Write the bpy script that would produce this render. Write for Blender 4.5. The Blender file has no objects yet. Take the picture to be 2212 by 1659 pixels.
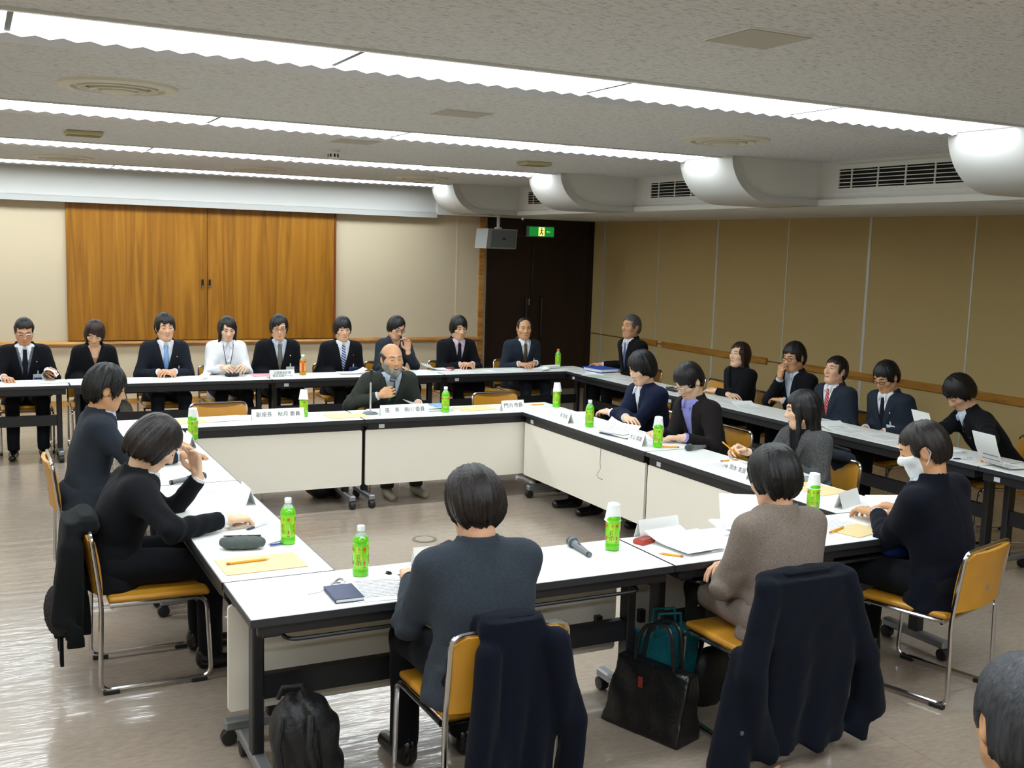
import bpy, bmesh, math, random
import numpy as np
from mathutils import Matrix, Vector

sc = bpy.context.scene
COL = sc.collection
rnd = random.Random(7)
R = math.radians

# ------------------------------------------------------------------ camera
_a, _p, _r = R(27.014), R(7.208), R(1.723)
_f = Vector((math.sin(_a)*math.cos(_p), math.cos(_a)*math.cos(_p), -math.sin(_p)))
_rt = Vector((math.cos(_a), -math.sin(_a), 0)); _up = _rt.cross(_f)
_x = math.cos(_r)*_rt + math.sin(_r)*_up; _y = -math.sin(_r)*_rt + math.cos(_r)*_up
camd = bpy.data.cameras.new('camera'); cam = bpy.data.objects.new('camera', camd); COL.objects.link(cam)
cam.matrix_world = Matrix(((_x.x, _y.x, -_f.x, -3.988), (_x.y, _y.y, -_f.y, -7.611), (_x.z, _y.z, -_f.z, 2.013), (0, 0, 0, 1)))
camd.lens = 36*2305.75/2212; camd.sensor_width = 36; camd.clip_start = .05
sc.camera = cam
# ------------------------------------------------------------------ light and exposure
LAMP = 7.5                      # emission of the fluorescent diffusers
w = bpy.data.worlds.new('world'); sc.world = w; w.use_nodes = True
w.node_tree.nodes['Background'].inputs[0].default_value = (.5, .52, .5, 1)
w.node_tree.nodes['Background'].inputs[1].default_value = .02
sc.view_settings.view_transform = 'Standard'; sc.view_settings.look = 'None'
sc.view_settings.gamma = 1; sc.view_settings.use_curve_mapping = False
sc.view_settings.exposure = 1.0

# ------------------------------------------------------------------ helpers
def srgb(h):
    h = h.lstrip('#'); c = [int(h[i:i+2], 16)/255 for i in (0, 2, 4)]
    return tuple((v/12.92 if v <= .04045 else ((v+.055)/1.055)**2.4) for v in c) + (1,)

MATS = {}
def mat(name, col, rough=.6, metal=0, emit=0, spec=.5, var=0, vscale=40, bump=0, bscale=200, coat=0, trans=0, stretch=None, sheen=0):
    if name in MATS: return MATS[name]
    m = bpy.data.materials.new(name); m.use_nodes = True; nt = m.node_tree; b = nt.nodes['Principled BSDF']
    c = srgb(col) if isinstance(col, str) else col
    b.inputs['Base Color'].default_value = c; b.inputs['Roughness'].default_value = rough
    b.inputs['Metallic'].default_value = metal; b.inputs['Specular IOR Level'].default_value = spec
    b.inputs['Coat Weight'].default_value = coat; b.inputs['Transmission Weight'].default_value = trans
    b.inputs['Sheen Weight'].default_value = sheen
    if emit:
        b.inputs['Emission Color'].default_value = c; b.inputs['Emission Strength'].default_value = emit
    if var or bump:
        tc = nt.nodes.new('ShaderNodeTexCoord'); mp = nt.nodes.new('ShaderNodeMapping')
        nt.links.new(tc.outputs['Object'], mp.inputs['Vector'])
        if stretch: mp.inputs['Scale'].default_value = stretch
    if var:
        n = nt.nodes.new('ShaderNodeTexNoise'); n.inputs['Scale'].default_value = vscale; n.inputs['Detail'].default_value = 4
        nt.links.new(mp.outputs[0], n.inputs['Vector'])
        r = nt.nodes.new('ShaderNodeValToRGB')
        lo = tuple(max(0, v*(1-var)) for v in c[:3]) + (1,); hi = tuple(min(1, v*(1+var)) for v in c[:3]) + (1,)
        r.color_ramp.elements[0].color = lo; r.color_ramp.elements[0].position = .3
        r.color_ramp.elements[1].color = hi; r.color_ramp.elements[1].position = .7
        nt.links.new(n.outputs[0], r.inputs[0]); nt.links.new(r.outputs[0], b.inputs['Base Color'])
    if bump:
        n = nt.nodes.new('ShaderNodeTexNoise'); n.inputs['Scale'].default_value = bscale; n.inputs['Detail'].default_value = 3
        nt.links.new(mp.outputs[0], n.inputs['Vector'])
        bp = nt.nodes.new('ShaderNodeBump'); bp.inputs['Strength'].default_value = bump; bp.inputs['Distance'].default_value = .01
        nt.links.new(n.outputs[0], bp.inputs['Height']); nt.links.new(bp.outputs[0], b.inputs['Normal'])
    MATS[name] = m; return m

def mesh_obj(name, verts, faces, m, parent=None, smooth=False, mats=None, fmat=None):
    me = bpy.data.meshes.new(name)
    me.from_pydata([tuple(map(float, v)) for v in verts], [], [tuple(map(int, f)) for f in faces])
    return link(name, me, m, parent, smooth, mats, fmat)

def link(name, me, m, parent=None, smooth=False, mats=None, fmat=None):
    for q in (mats or [m]): me.materials.append(q)
    if fmat is not None: me.polygons.foreach_set('material_index', np.asarray(fmat, dtype=np.int32))
    if smooth: me.polygons.foreach_set('use_smooth', np.ones(len(me.polygons), dtype=bool))
    me.update()
    o = bpy.data.objects.new(name, me); COL.objects.link(o)
    if parent: o.parent = parent
    return o

def tag(o, label=None, cat=None, group=None, kind=None):
    if label: o['label'] = label
    if cat: o['category'] = cat
    if group: o['group'] = group
    if kind: o['kind'] = kind
    return o

def empty(name, loc=(0, 0, 0), rz=0, label=None, cat=None, group=None):
    o = bpy.data.objects.new(name, None); COL.objects.link(o); o.empty_display_size = .1
    o.location = loc; o.rotation_euler = (0, 0, rz)
    return tag(o, label, cat, group)

def dup(o, parent=None):
    c = o.copy(); COL.objects.link(c); c.parent = parent
    for ch in o.children: dup(ch, c)
    return c

class MB:
    """collects shapes for ONE mesh"""
    def __init__(s): s.v = []; s.f = []; s.mi = []
    def add(s, v, f, mi=0):
        n = len(s.v); s.v += [tuple(p) for p in v]; s.f += [tuple(i+n for i in q) for q in f]; s.mi += [mi]*len(f); return s
    def box(s, x0, x1, y0, y1, z0, z1, mi=0):
        v = [(x, y, z) for x in (x0, x1) for y in (y0, y1) for z in (z0, z1)]
        f = [(0, 1, 3, 2), (4, 6, 7, 5), (0, 4, 5, 1), (2, 3, 7, 6), (0, 2, 6, 4), (1, 5, 7, 3)]
        return s.add(v, f, mi)
    def rbox(s, x0, x1, y0, y1, z0, z1, r=.01, seg=2, mi=0, axis=None):
        bm = bmesh.new(); bmesh.ops.create_cube(bm, size=1)
        for v in bm.verts: v.co = Vector(((x0+x1)/2+v.co.x*(x1-x0), (y0+y1)/2+v.co.y*(y1-y0), (z0+z1)/2+v.co.z*(z1-z0)))
        ed = bm.edges[:]
        if axis is not None: ed = [e for e in ed if abs((e.verts[0].co-e.verts[1].co).normalized()[axis]) > .9]
        bmesh.ops.bevel(bm, geom=ed, offset=r, segments=seg, affect='EDGES', profile=.5)
        bm.verts.index_update()
        s.add([v.co[:] for v in bm.verts], [[v.index for v in f.verts] for f in bm.faces], mi); bm.free(); return s
    def tube(s, pts, r, n=8, closed=False, mi=0, caps=True):
        pts = [Vector(p) for p in pts]; N = len(pts); rr = r if hasattr(r, '__len__') else [r]*N
        V = []; F = []; u = None
        for i, p in enumerate(pts):
            a = pts[i-1] if (i > 0 or closed) else p; b = pts[(i+1) % N] if (i < N-1 or closed) else p
            t = (b-a).normalized() if (b-a).length > 1e-9 else Vector((0, 0, 1))
            if u is None:
                u = t.orthogonal().normalized()
            u = (u - t*u.dot(t)); u = u.normalized() if u.length > 1e-6 else t.orthogonal().normalized()
            w_ = t.cross(u)
            V += [p + rr[i]*(math.cos(2*math.pi*k/n)*u + math.sin(2*math.pi*k/n)*w_) for k in range(n)]
        for i in range(N if closed else N-1):
            j = (i+1) % N
            for k in range(n): F.append((i*n+k, i*n+(k+1) % n, j*n+(k+1) % n, j*n+k))
        if caps and not closed: F.append(tuple(range(n-1, -1, -1))); F.append(tuple(range((N-1)*n, N*n)))
        return s.add(V, F, mi)
    def lathe(s, prof, n=20, c=(0, 0, 0), mi=0, axis=2, caps=True):
        V = []; F = []
        for (r, z) in prof:
            for k in range(n):
                a = 2*math.pi*k/n; x, y = r*math.cos(a), r*math.sin(a)
                p = (x, y, z) if axis == 2 else ((z, x, y) if axis == 0 else (y, z, x))
                V.append((p[0]+c[0], p[1]+c[1], p[2]+c[2]))
        for i in range(len(prof)-1):
            for k in range(n): F.append((i*n+k, i*n+(k+1) % n, (i+1)*n+(k+1) % n, (i+1)*n+k))
        if caps:
            if prof[0][0] > 1e-5: F.append(tuple(range(n-1, -1, -1)))
            if prof[-1][0] > 1e-5: F.append(tuple(range((len(prof)-1)*n, len(prof)*n)))
        return s.add(V, F, mi)
    def prism(s, poly, y0, y1, mi=0, plane='xz'):
        """extrude polygon (2D) between y0 and y1 along the third axis"""
        n = len(poly)
        def P(a, b, c): return (a, c, b) if plane == 'xz' else ((a, b, c) if plane == 'xy' else (c, a, b))
        V = [P(a, b, y0) for a, b in poly] + [P(a, b, y1) for a, b in poly]
        F = [tuple(range(n)), tuple(range(2*n-1, n-1, -1))] + [(i, (i+1) % n + 0, (i+1) % n + n, i+n)[::-1] for i in range(n)]
        return s.add(V, F, mi)
    def build(s, name, m, parent=None, smooth=False, mats=None):
        o = mesh_obj(name, s.v, s.f, m, parent, False, mats, s.mi if mats else None)
        bm = bmesh.new(); bm.from_mesh(o.data); bmesh.ops.recalc_face_normals(bm, faces=bm.faces[:]); bm.to_mesh(o.data); bm.free()
        if smooth:
            o.data.polygons.foreach_set('use_smooth', np.ones(len(o.data.polygons), dtype=bool))
            try: o.data.set_sharp_from_angle(angle=R(40))
            except Exception: pass
        return o

def fillet(pts, r, n=5):
    """round the corners of a polyline"""
    pts = [Vector(p) for p in pts]; out = [pts[0]]
    for i in range(1, len(pts)-1):
        a, p, b = pts[i-1], pts[i], pts[i+1]
        u = (a-p); v = (b-p); d = min(r, u.length*.49, v.length*.49); u.normalize(); v.normalize()
        s, e = p+u*d, p+v*d
        for k in range(n+1):
            t = k/n; out.append(s*(1-t)**2 + p*2*t*(1-t) + e*t*t)
    out.append(pts[-1]); return out

_txt = {}
def text_mesh(body, size, align='CENTER', space=1.0):
    c = bpy.data.curves.new('t', 'FONT'); c.body = body; c.size = size; c.align_x = align; c.align_y = 'CENTER'; c.space_character = space
    c.resolution_u = 2
    o = bpy.data.objects.new('t', c); COL.objects.link(o)
    dg = bpy.context.evaluated_depsgraph_get(); me = bpy.data.meshes.new_from_object(o.evaluated_get(dg))
    v = [tuple(q.co) for q in me.vertices]; f = [tuple(p.vertices) for p in me.polygons]
    bpy.data.objects.remove(o); bpy.data.curves.remove(c); bpy.data.meshes.remove(me)
    return v, f

ORD = ['first', 'second', 'third', 'fourth', 'fifth', 'sixth', 'seventh', 'eighth', 'ninth', 'tenth', 'eleventh', 'twelfth']
# ------------------------------------------------------------------ materials of the room
def nodes(m): return m.node_tree, m.node_tree.nodes['Principled BSDF']

def floor_mat():
    m = mat('floor_vinyl', '#8f7f6c', rough=.2, spec=.5, coat=.35); nt, b = nodes(m)
    tc = nt.nodes.new('ShaderNodeTexCoord')
    n1 = nt.nodes.new('ShaderNodeTexNoise'); n1.inputs['Scale'].default_value = 55; n1.inputs['Detail'].default_value = 6
    mp = nt.nodes.new('ShaderNodeMapping'); mp.inputs['Scale'].default_value = (.35, 1, 1); mp.inputs['Rotation'].default_value = (0, 0, .25)
    nt.links.new(tc.outputs['Object'], mp.inputs[0]); nt.links.new(mp.outputs[0], n1.inputs['Vector'])
    n2 = nt.nodes.new('ShaderNodeTexNoise'); n2.inputs['Scale'].default_value = 1.3; n2.inputs['Detail'].default_value = 5
    nt.links.new(tc.outputs['Object'], n2.inputs['Vector'])
    mix = nt.nodes.new('ShaderNodeMix'); mix.data_type = 'FLOAT'; mix.inputs[0].default_value = .4
    nt.links.new(n1.outputs[0], mix.inputs[2]); nt.links.new(n2.outputs[0], mix.inputs[3])
    r = nt.nodes.new('ShaderNodeValToRGB')
    r.color_ramp.elements[0].position = .3; r.color_ramp.elements[0].color = srgb('#8a7d70')
    r.color_ramp.elements[1].position = .68; r.color_ramp.elements[1].color = srgb('#a29383')
    nt.links.new(mix.outputs[0], r.inputs[0])
    # welded sheet seams
    br = nt.nodes.new('ShaderNodeTexBrick'); br.offset = 0; br.inputs['Scale'].default_value = 1
    br.inputs['Brick Width'].default_value = 1.82; br.inputs['Row Height'].default_value = 60; br.inputs['Mortar Size'].default_value = .003
    br.inputs['Color1'].default_value = br.inputs['Color2'].default_value = (1, 1, 1, 1); br.inputs['Mortar'].default_value = (.8, .78, .76, 1)
    mp2 = nt.nodes.new('ShaderNodeMapping'); mp2.inputs['Location'].default_value = (.55, 30, 0)
    nt.links.new(tc.outputs['Object'], mp2.inputs[0]); nt.links.new(mp2.outputs[0], br.inputs['Vector'])
    mu = nt.nodes.new('ShaderNodeMix'); mu.data_type = 'RGBA'; mu.blend_type = 'MULTIPLY'; mu.inputs[0].default_value = 1
    nt.links.new(r.outputs[0], mu.inputs[6]); nt.links.new(br.outputs[0], mu.inputs[7]); nt.links.new(mu.outputs[2], b.inputs['Base Color'])
    b.inputs['Coat Roughness'].default_value = .07
    # wavy polish
    n3 = nt.nodes.new('ShaderNodeTexNoise'); n3.inputs['Scale'].default_value = 9; n3.inputs['Detail'].default_value = 3
    mp3 = nt.nodes.new('ShaderNodeMapping'); mp3.inputs['Scale'].default_value = (.35, 1.6, 1)
    nt.links.new(tc.outputs['Object'], mp3.inputs[0]); nt.links.new(mp3.outputs[0], n3.inputs['Vector'])
    bp = nt.nodes.new('ShaderNodeBump'); bp.inputs['Strength'].default_value = .16; bp.inputs['Distance'].default_value = .02
    nt.links.new(n3.outputs[0], bp.inputs['Height']); nt.links.new(bp.outputs[0], b.inputs['Normal']); nt.links.new(bp.outputs[0], b.inputs['Coat Normal'])
    return m

def ceiling_mat():
    m = mat('ribbed_ceiling_board', '#d6d6d4', rough=.9, spec=.1); nt, b = nodes(m)
    tc = nt.nodes.new('ShaderNodeTexCoord')
    mp = nt.nodes.new('ShaderNodeMapping'); mp.inputs['Scale'].default_value = (26, 130, 1)
    nt.links.new(tc.outputs['Object'], mp.inputs[0])
    n = nt.nodes.new('ShaderNodeTexNoise'); n.inputs['Scale'].default_value = 1.0; n.inputs['Detail'].default_value = 6; n.inputs['Roughness'].default_value = .75
    nt.links.new(mp.outputs[0], n.inputs['Vector'])
    r = nt.nodes.new('ShaderNodeValToRGB')
    r.color_ramp.elements[0].position = .36; r.color_ramp.elements[0].color = srgb('#85857f')
    r.color_ramp.elements[1].position = .47; r.color_ramp.elements[1].color = srgb('#d6d6d4')
    nt.links.new(n.outputs[0], r.inputs[0]); nt.links.new(r.outputs[0], b.inputs['Base Color'])
    wv = nt.nodes.new('ShaderNodeTexWave'); wv.bands_direction = 'Y'; wv.inputs['Scale'].default_value = 22; wv.inputs['Distortion'].default_value = .4
    nt.links.new(tc.outputs['Object'], wv.inputs['Vector'])
    bp = nt.nodes.new('ShaderNodeBump'); bp.inputs['Strength'].default_value = .6; bp.inputs['Distance'].default_value = .006
    nt.links.new(wv.outputs[0], bp.inputs['Height']); nt.links.new(bp.outputs[0], b.inputs['Normal'])
    return m

def wood_mat(name, c0, c1, c2, rough=.35, scale=(5, 5, .35), wsc=1.6):
    m = mat(name, c1, rough=rough, spec=.4, coat=.15); nt, b = nodes(m)
    tc = nt.nodes.new('ShaderNodeTexCoord'); mp = nt.nodes.new('ShaderNodeMapping'); mp.inputs['Scale'].default_value = scale
    nt.links.new(tc.outputs['Object'], mp.inputs[0])
    n = nt.nodes.new('ShaderNodeTexNoise'); n.inputs['Scale'].default_value = wsc; n.inputs['Detail'].default_value = 7; n.inputs['Distortion'].default_value = 1.6
    nt.links.new(mp.outputs[0], n.inputs['Vector'])
    r = nt.nodes.new('ShaderNodeValToRGB'); e = r.color_ramp.elements
    e[0].position = .3; e[0].color = srgb(c0); e[1].position = .72; e[1].color = srgb(c2)
    k = e.new(.5); k.color = srgb(c1)
    nt.links.new(n.outputs[0], r.inputs[0]); nt.links.new(r.outputs[0], b.inputs['Base Color'])
    return m

M_floor = floor_mat(); M_ceil = ceiling_mat()
M_wall = mat('wall_cloth_cream', '#cabb9f', rough=.85, spec=.2, var=.05, vscale=300, bump=.15, bscale=500)
M_wallR = mat('wall_cloth_tan', '#ad9768', rough=.85, spec=.2, var=.06, vscale=300, bump=.15, bscale=500)
M_white = mat('white_paint', '#d8d8d4', rough=.55)
M_wgrey = mat('grey_paint', '#b3b3b0', rough=.5)
M_alu = mat('aluminium_joint', '#b9b9b4', rough=.45, metal=.3)
M_wood = wood_mat('walnut_veneer', '#7c500e', '#966216', '#a8741f', wsc=1.3, scale=(7, 7, .35))
M_rail = wood_mat('rail_wood', '#8a5a24', '#b07c3c', '#c8975a', scale=(1, 8, 8))
M_rail2 = wood_mat('rail_wood_amber', '#7c4e16', '#9c6a22', '#ad7a30', scale=(8, 1, 8))
M_dark = wood_mat('dark_door_wood', '#170a09', '#1d0d0b', '#26130f', rough=.45)
M_black = mat('black_metal', '#17171a', rough=.45)
M_diff = mat('lamp_diffuser', (.86, .95, 1.0, 1), rough=.6, emit=LAMP)
M_steel = mat('chrome_steel', '#c9c9cc', rough=.16, metal=1)
M_hole = mat('dark_void', '#0c0c0c', rough=.9)

XL, XR, YN, YF, ZC = -7.2, 4.174, -10.5, 5.9, 2.79
TROUGH = [-8.63, -5.88, -3.13, -.36, 2.38, 5.08]
XE = 1.37                                        # where the light strips end and the ribs start

tag(MB().box(XL-.1, XR+.1, YN-.1, YF+.2, -.1, 0).build('floor', M_floor), kind='structure')
# far wall with its trims
def shell(name, mb, m, lab=None):
    o = mb.build(name, m); tag(o, kind='structure'); return o
wf = shell('wall_far', MB().box(XL, 2.33, YF, YF+.12, 0, 2.9).box(2.33, XR, YF+.06, YF+.16, 0, 2.9), M_wall)
shell('wall_left', MB().box(XL-.12, XL, YN, YF+.12, 0, 2.9), M_wall)
shell('wall_rear', MB().box(XL, XR, YN-.12, YN, 0, 2.9), M_wall)
# fascia above the far wall
fa = MB().box(XL, 1.62, 5.78, YF, 2.455, ZC).build('fascia', mat('fascia_grey', '#c8c8c4', rough=.6), wf)
MB().prism([(5.74, 2.395), (5.78, 2.395), (5.82, 2.45), (5.78, 2.47), (5.74, 2.455)], XL, 1.62, plane='yz').build('fascia_lip', M_wgrey, wf)
MB().box(1.62, 2.6, 5.72, YF+.06, 2.44, ZC).build('fascia_return', M_white, wf)
MB().box(2.325, 2.40, YF-.03, YF+.02, 0, 2.44).build('wall_end_post', M_rail, wf)
MB().box(2.40, 2.455, YF+.02, YF+.07, 0, 2.44).build('door_jamb_panel', M_wall, wf)
MB().box(1.98, 2.0, YF-.004, YF, .78, 2.42).build('wall_seam', mat('seam_cream', '#dcc9a8', rough=.8), wf)
tr = MB().prism([(5.9, .715), (5.86, .725), (5.845, .75), (5.86, .775), (5.9, .785)], XL, 2.33, plane='yz').build('trim_1', M_rail, smooth=True); tag(tr, kind='structure')
tag(MB().box(XL, 2.33, YF-.014, YF, 0, .075).build('baseboard_far', M_rail), kind='structure')
# sliding wooden panels
for i, (x0, x1, px) in enumerate(((-2.975, -1.372, -1.432), (-1.368, .24, -1.345))):
    d = MB().rbox(x0, x1, 5.862, 5.899, .787, 2.43, r=.003, seg=1).build('wooden_sliding_panel', M_wood)
    tag(d, 'walnut veneer sliding wall panel on the ' + ('left, beside the cream wall behind the leftmost sitters' if i == 0 else 'right, reaching towards the dark doors'), 'sliding panel', 'wooden sliding panels')
    h = MB().rbox(px-.012, px+.012, 5.848, 5.86, 1.43, 1.53, r=.006, seg=2, axis=1).build('finger_pull', mat('bronze_dark', '#2a1d10', rough=.4, metal=.6), d)
    tag(h, 'dark recessed finger pull with steel end')
    MB().rbox(px-.009, px+.009, 5.844, 5.85, 1.43, 1.455, r=.004, seg=2, axis=1).build('pull_cap', M_steel, h)
MB().box(.24, .262, 5.85, 5.9, .787, 2.43).build('panel_stop', wood_mat('stop_wood', '#6a2f18', '#7a3a20', '#8a4a2a'), wf)
# dark double door
dr = MB().box(2.455, 4.12, 5.9, 5.955, 2.2, 2.44).box(2.455, 2.50, 5.9, 5.955, 0, 2.2).box(4.10, XR, 5.9, 5.955, 0, 2.44).build('door_1', M_dark); tag(dr, kind='structure')
for (x0, x1) in ((2.503, 3.17), (3.176, 4.10)):
    lf = MB().rbox(x0, x1, 5.905, 5.945, .01, 2.195, r=.003, seg=1).build('door_leaf', M_dark, dr)
    hx = x1-.09 if x0 < 3 else x0+.15
    MB().tube([(hx, 5.90, .75), (hx, 5.87, .77), (hx, 5.87, 1.33), (hx, 5.90, 1.35)], .012, 8).build('pull_bar', mat('dark_steel', '#3b3b3c', rough=.3, metal=.8), lf, True)
lk = MB().rbox(3.125, 3.145, 5.897, 5.906, 1.22, 1.32, r=.004, seg=1).build('lock_plate', M_steel, dr)
# right wall: tan cloth panels with aluminium joints and an amber rail
wr = shell('wall_right', MB().box(XR+.012, XR+.12, YN, YF+.16, 0, 2.9), M_wallR)
js = [5.6, 4.226, 2.988, 1.721, .503, -.779, -2.05, -3.3, -4.55, -5.8]
ys = [YF] + js
for a, b in zip(ys[:-1], ys[1:]):
    MB().box(XR, XR+.014, b+.008, a-.008, 0, 2.5).build('wall_panel', M_wallR, wr)
for k, j in enumerate(js):
    wd = .018 if k % 2 == 0 else .008
    MB().box(XR-.003, XR+.013, j-wd, j+wd, 0, 2.5).build('joint_strip', M_alu, wr)
rl = MB()
rails = [(4.05+.12, 4.75), (1.95, 4.05), (-.72, 1.5), (-1.95, -.85), (-4.4, -2.12)]
tr2 = MB().box(XR-.006, XR+.01, YN, YF, .815, .828).build('trim_2', mat('rail_line', '#5c3a1c', rough=.5)); tag(tr2, kind='structure')
for (a, b) in rails:
    MB().rbox(XR-.022, XR+.002, a, b, .782, .858, r=.004, seg=1).build('rail_board', M_rail2, tr2)
tag(MB().box(XR-.012, XR+.002, YN, YF, 0, .075).build('baseboard_right', M_rail2), kind='structure')

# ceiling: slabs between the light troughs, soffit and curved ribs on the right
ce = empty('ceiling'); ce['kind'] = 'structure'
HW0, HW1 = .28, .42                              # opening, towards the camera and away from it
edges = [YN] + sum([[t-HW0, t+HW1] for t in TROUGH], []) + [YF+.1]
for a, b in zip(edges[0::2], edges[1::2]):
    if b > a: MB().box(XL, 2.36, a, b, ZC, ZC+.1).build('ceiling_slab', M_ceil, ce)
for t in TROUGH: MB().box(XL, 2.36, t-HW0, t+HW1, ZC+.09, ZC+.12).build('trough_back', M_white, ce)
for t in TROUGH:
    MB().box(XE, 2.36, t-HW0, t+HW1, ZC, ZC+.05).build('trough_end_board', M_white, ce)
MB().box(2.27, XR+.1, YN, YF+.2, 2.44, 2.49).build('soffit', M_white, ce)
MB().box(2.30, 2.34, YN, YF+.2, 2.49, ZC+.05).build('soffit_face', M_white, ce)
for y in range(-9, 6, 3): MB().box(2.4, XR, y+.6, y+.605, 2.4385, 2.4405).build('soffit_joint', M_wgrey, ce)
for t in TROUGH:
    y0, y1 = t-.42, t+.27
    n = 14; prof = []
    for k in range(n+1):
        a = math.pi/2*k/n
        prof.append((1.80-.43*math.cos(a)**.9, ZC-.35*math.sin(a)**1.1))
    outer = [(XE, ZC)] + prof + [(2.32, 2.44)]
    inner = [(x+.05 if x < 1.82 else x, min(z+.05, ZC)) for x, z in outer]
    for k in range(len(inner)): inner[k] = (inner[k][0], max(inner[k][1], 2.49) if inner[k][0] > 1.7 else inner[k][1])
    V = []; F = []
    for (x, z), (xi, zi) in zip(outer, inner): V += [(x, y0, z), (x, y1, z), (xi, y1, zi), (xi, y0, zi)]
    for k in range(len(outer)-1):
        for q in range(4): F.append((4*k+q, 4*k+(q+1) % 4, 4*k+4+(q+1) % 4, 4*k+4+q))
    F += [(0, 3, 2, 1), (4*len(outer)-4, 4*len(outer)-3, 4*len(outer)-2, 4*len(outer)-1)]
    rb = MB().add(V, F).build('curved_rib', mat('rib_white', '#bcbcb8', rough=.35, coat=.15), ce, smooth=True)
    sp = MB().prism([(xi, zi) for xi, zi in inner] + [(2.32, ZC)], y0+.025, y1-.025).build('rib_side_panel', M_white, rb)
for k, y in enumerate((-1.68, 1.0, 3.72, -4.4)):
    v = empty('air_vent', (2.3, y, 2.65), 0, 'white slatted air vent in the right soffit ' + ['between the two nearest curved ribs', 'between the second and third curved ribs', 'between the two farthest curved ribs', 'nearest the camera, beyond the picture edge'][k], 'air vent', 'soffit air vents')
    W = .69
    z0, z1 = -.075, .075
    MB().box(-.012, 0, -W-.05, W+.05, z1, z1+.035).box(-.012, 0, -W-.05, W+.05, z0-.035, z0).box(-.012, 0, -W-.05, -W, z0, z1).box(-.012, 0, W, W+.05, z0, z1).build('vent_frame', M_white, v)
    MB().box(-.002, -.001, -W, W, z0, z1).build('vent_duct', M_hole, v)
    for q in range(5):
        z = z0+.015+q*.03; MB().box(-.012, -.004, -W, W, z-.003, z+.003).build('vent_slat', M_white, v)
    for q in range(5):
        yy = -W+2*W*(q+.5)/5; MB().box(-.013, -.005, yy-.006, yy+.006, z0, z1).build('vent_bar', M_white, v)

# ceiling light panels
def fixture():
    L = 1.3
    o = empty('ceiling_light')
    MB().box(-L/2+.006, L/2-.006, -.2, .2, .012, .03).build('diffuser', M_diff, o)
    # far reflector strip, near lip
    MB().prism([(.2, .0), (.2, .03), (.415, .03), (.415, -.012), (.39, -.012)], -L/2, L/2, plane='yz').build('reflector_strip', mat('lamp_reflector', '#c4c6cc', rough=.4), o)
    MB().prism([(-.2, .035), (-.2, .004), (-.215, -.004), (-.285, -.012), (-.285, .035)], -L/2, L/2, plane='yz').build('lamp_lip', mat('lamp_lip_white', '#d0d0cc', rough=.5), o)
    V = []; F = []; n = 26
    for k in range(n+1):
        x = -L/2+L*k/n; z = -.008-.012*abs(math.sin(math.pi*k/2))
        V += [(x, .195, .014), (x, .195, z), (x, .2, z), (x, .2, .014)]
    for k in range(n):
        for q in range(4): F.append((4*k+q, 4*k+(q+1) % 4, 4*k+4+(q+1) % 4, 4*k+4+q))
    MB().add(V, F).build('scalloped_edge', mat('lamp_edge', '#d5d6da', rough=.5), o)
    MB().box(L/2-.011, L/2+.011, -.2, .2, .0, .03).build('divider', mat('lamp_divider', '#6f7072', rough=.5), o)
    return o
proto = fixture(); first = True
rown = ['in the row behind the camera', 'in the row just above the camera', 'in the nearest bright row', 'in the second bright row', 'in the third bright row', 'in the farthest bright row']
for ti, t in enumerate(TROUGH):
    for k in range(6):
        o = proto if first else dup(proto); first = False
        o.location = (XE-.65-1.3*k, t, ZC)
        tag(o, 'long fluorescent ceiling panel %s, %s from the curved rib' % (rown[ti], ORD[k]), 'ceiling light', 'fluorescent ceiling panels')

# ceiling fittings
def diffuser_round(x, y, lab, r=.3):
    o = empty('ceiling_diffuser', (x, y, ZC), 0, lab, 'ceiling vent', 'round ceiling diffusers')
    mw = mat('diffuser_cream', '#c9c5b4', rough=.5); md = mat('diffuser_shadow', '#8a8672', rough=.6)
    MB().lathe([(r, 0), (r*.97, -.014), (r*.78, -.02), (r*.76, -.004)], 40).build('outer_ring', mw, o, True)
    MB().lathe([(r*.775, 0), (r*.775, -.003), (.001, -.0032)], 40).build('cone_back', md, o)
    for q, (ra, rb, z) in enumerate(((.66, .56, -.026), (.48, .38, -.034))):
        MB().lathe([(r*ra, -.004), (r*ra, z+.004), (r*(ra-.03), z), (r*rb, z+.016), (r*rb, -.004)], 36).build('inner_ring', mw, o, True)
    MB().lathe([(r*.3, -.004), (r*.3, -.034), (r*.26, -.04), (.001, -.04)], 30).build('centre_disc', mw, o, True)
diffuser_round(-3.27, -1.62, 'large round ceiling diffuser at upper left, behind the nearest light row')
diffuser_round(.6, -1.68, 'round ceiling diffuser on the right between the two nearest light rows')
diffuser_round(-3.12, 4.1, 'flat round ceiling diffuser at far left before the farthest light row')
diffuser_round(-1.21, 4.05, 'flat round ceiling diffuser in the middle before the farthest light row')
diffuser_round(.67, 3.95, 'flat round ceiling diffuser on the right before the farthest light row')
def hatch(x, y, sx, sy, lab):
    o = empty('ceiling_hatch', (x, y, ZC), 0, lab, 'ceiling hatch')
    MB().box(-sx, sx, -sy, sy, -.004, 0).build('hatch_rim', M_white, o)
    MB().box(-sx+.012, sx-.012, -sy+.012, sy-.012, -.007, -.001).build('hatch_plate', mat('hatch_grey', '#a8a595', rough=.6, bump=.2, bscale=600), o)
hatch(-1.437, -4.47, .15, .14, 'large square grey hatch in the ceiling in front of the nearest light row')
hatch(-1.40, -1.78, .16, .14, 'square grey hatch in the ceiling between the first and second light rows')
hatch(-1.34, .34, .17, .16, 'thin grey hatch in the ceiling just behind the second light row')
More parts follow.
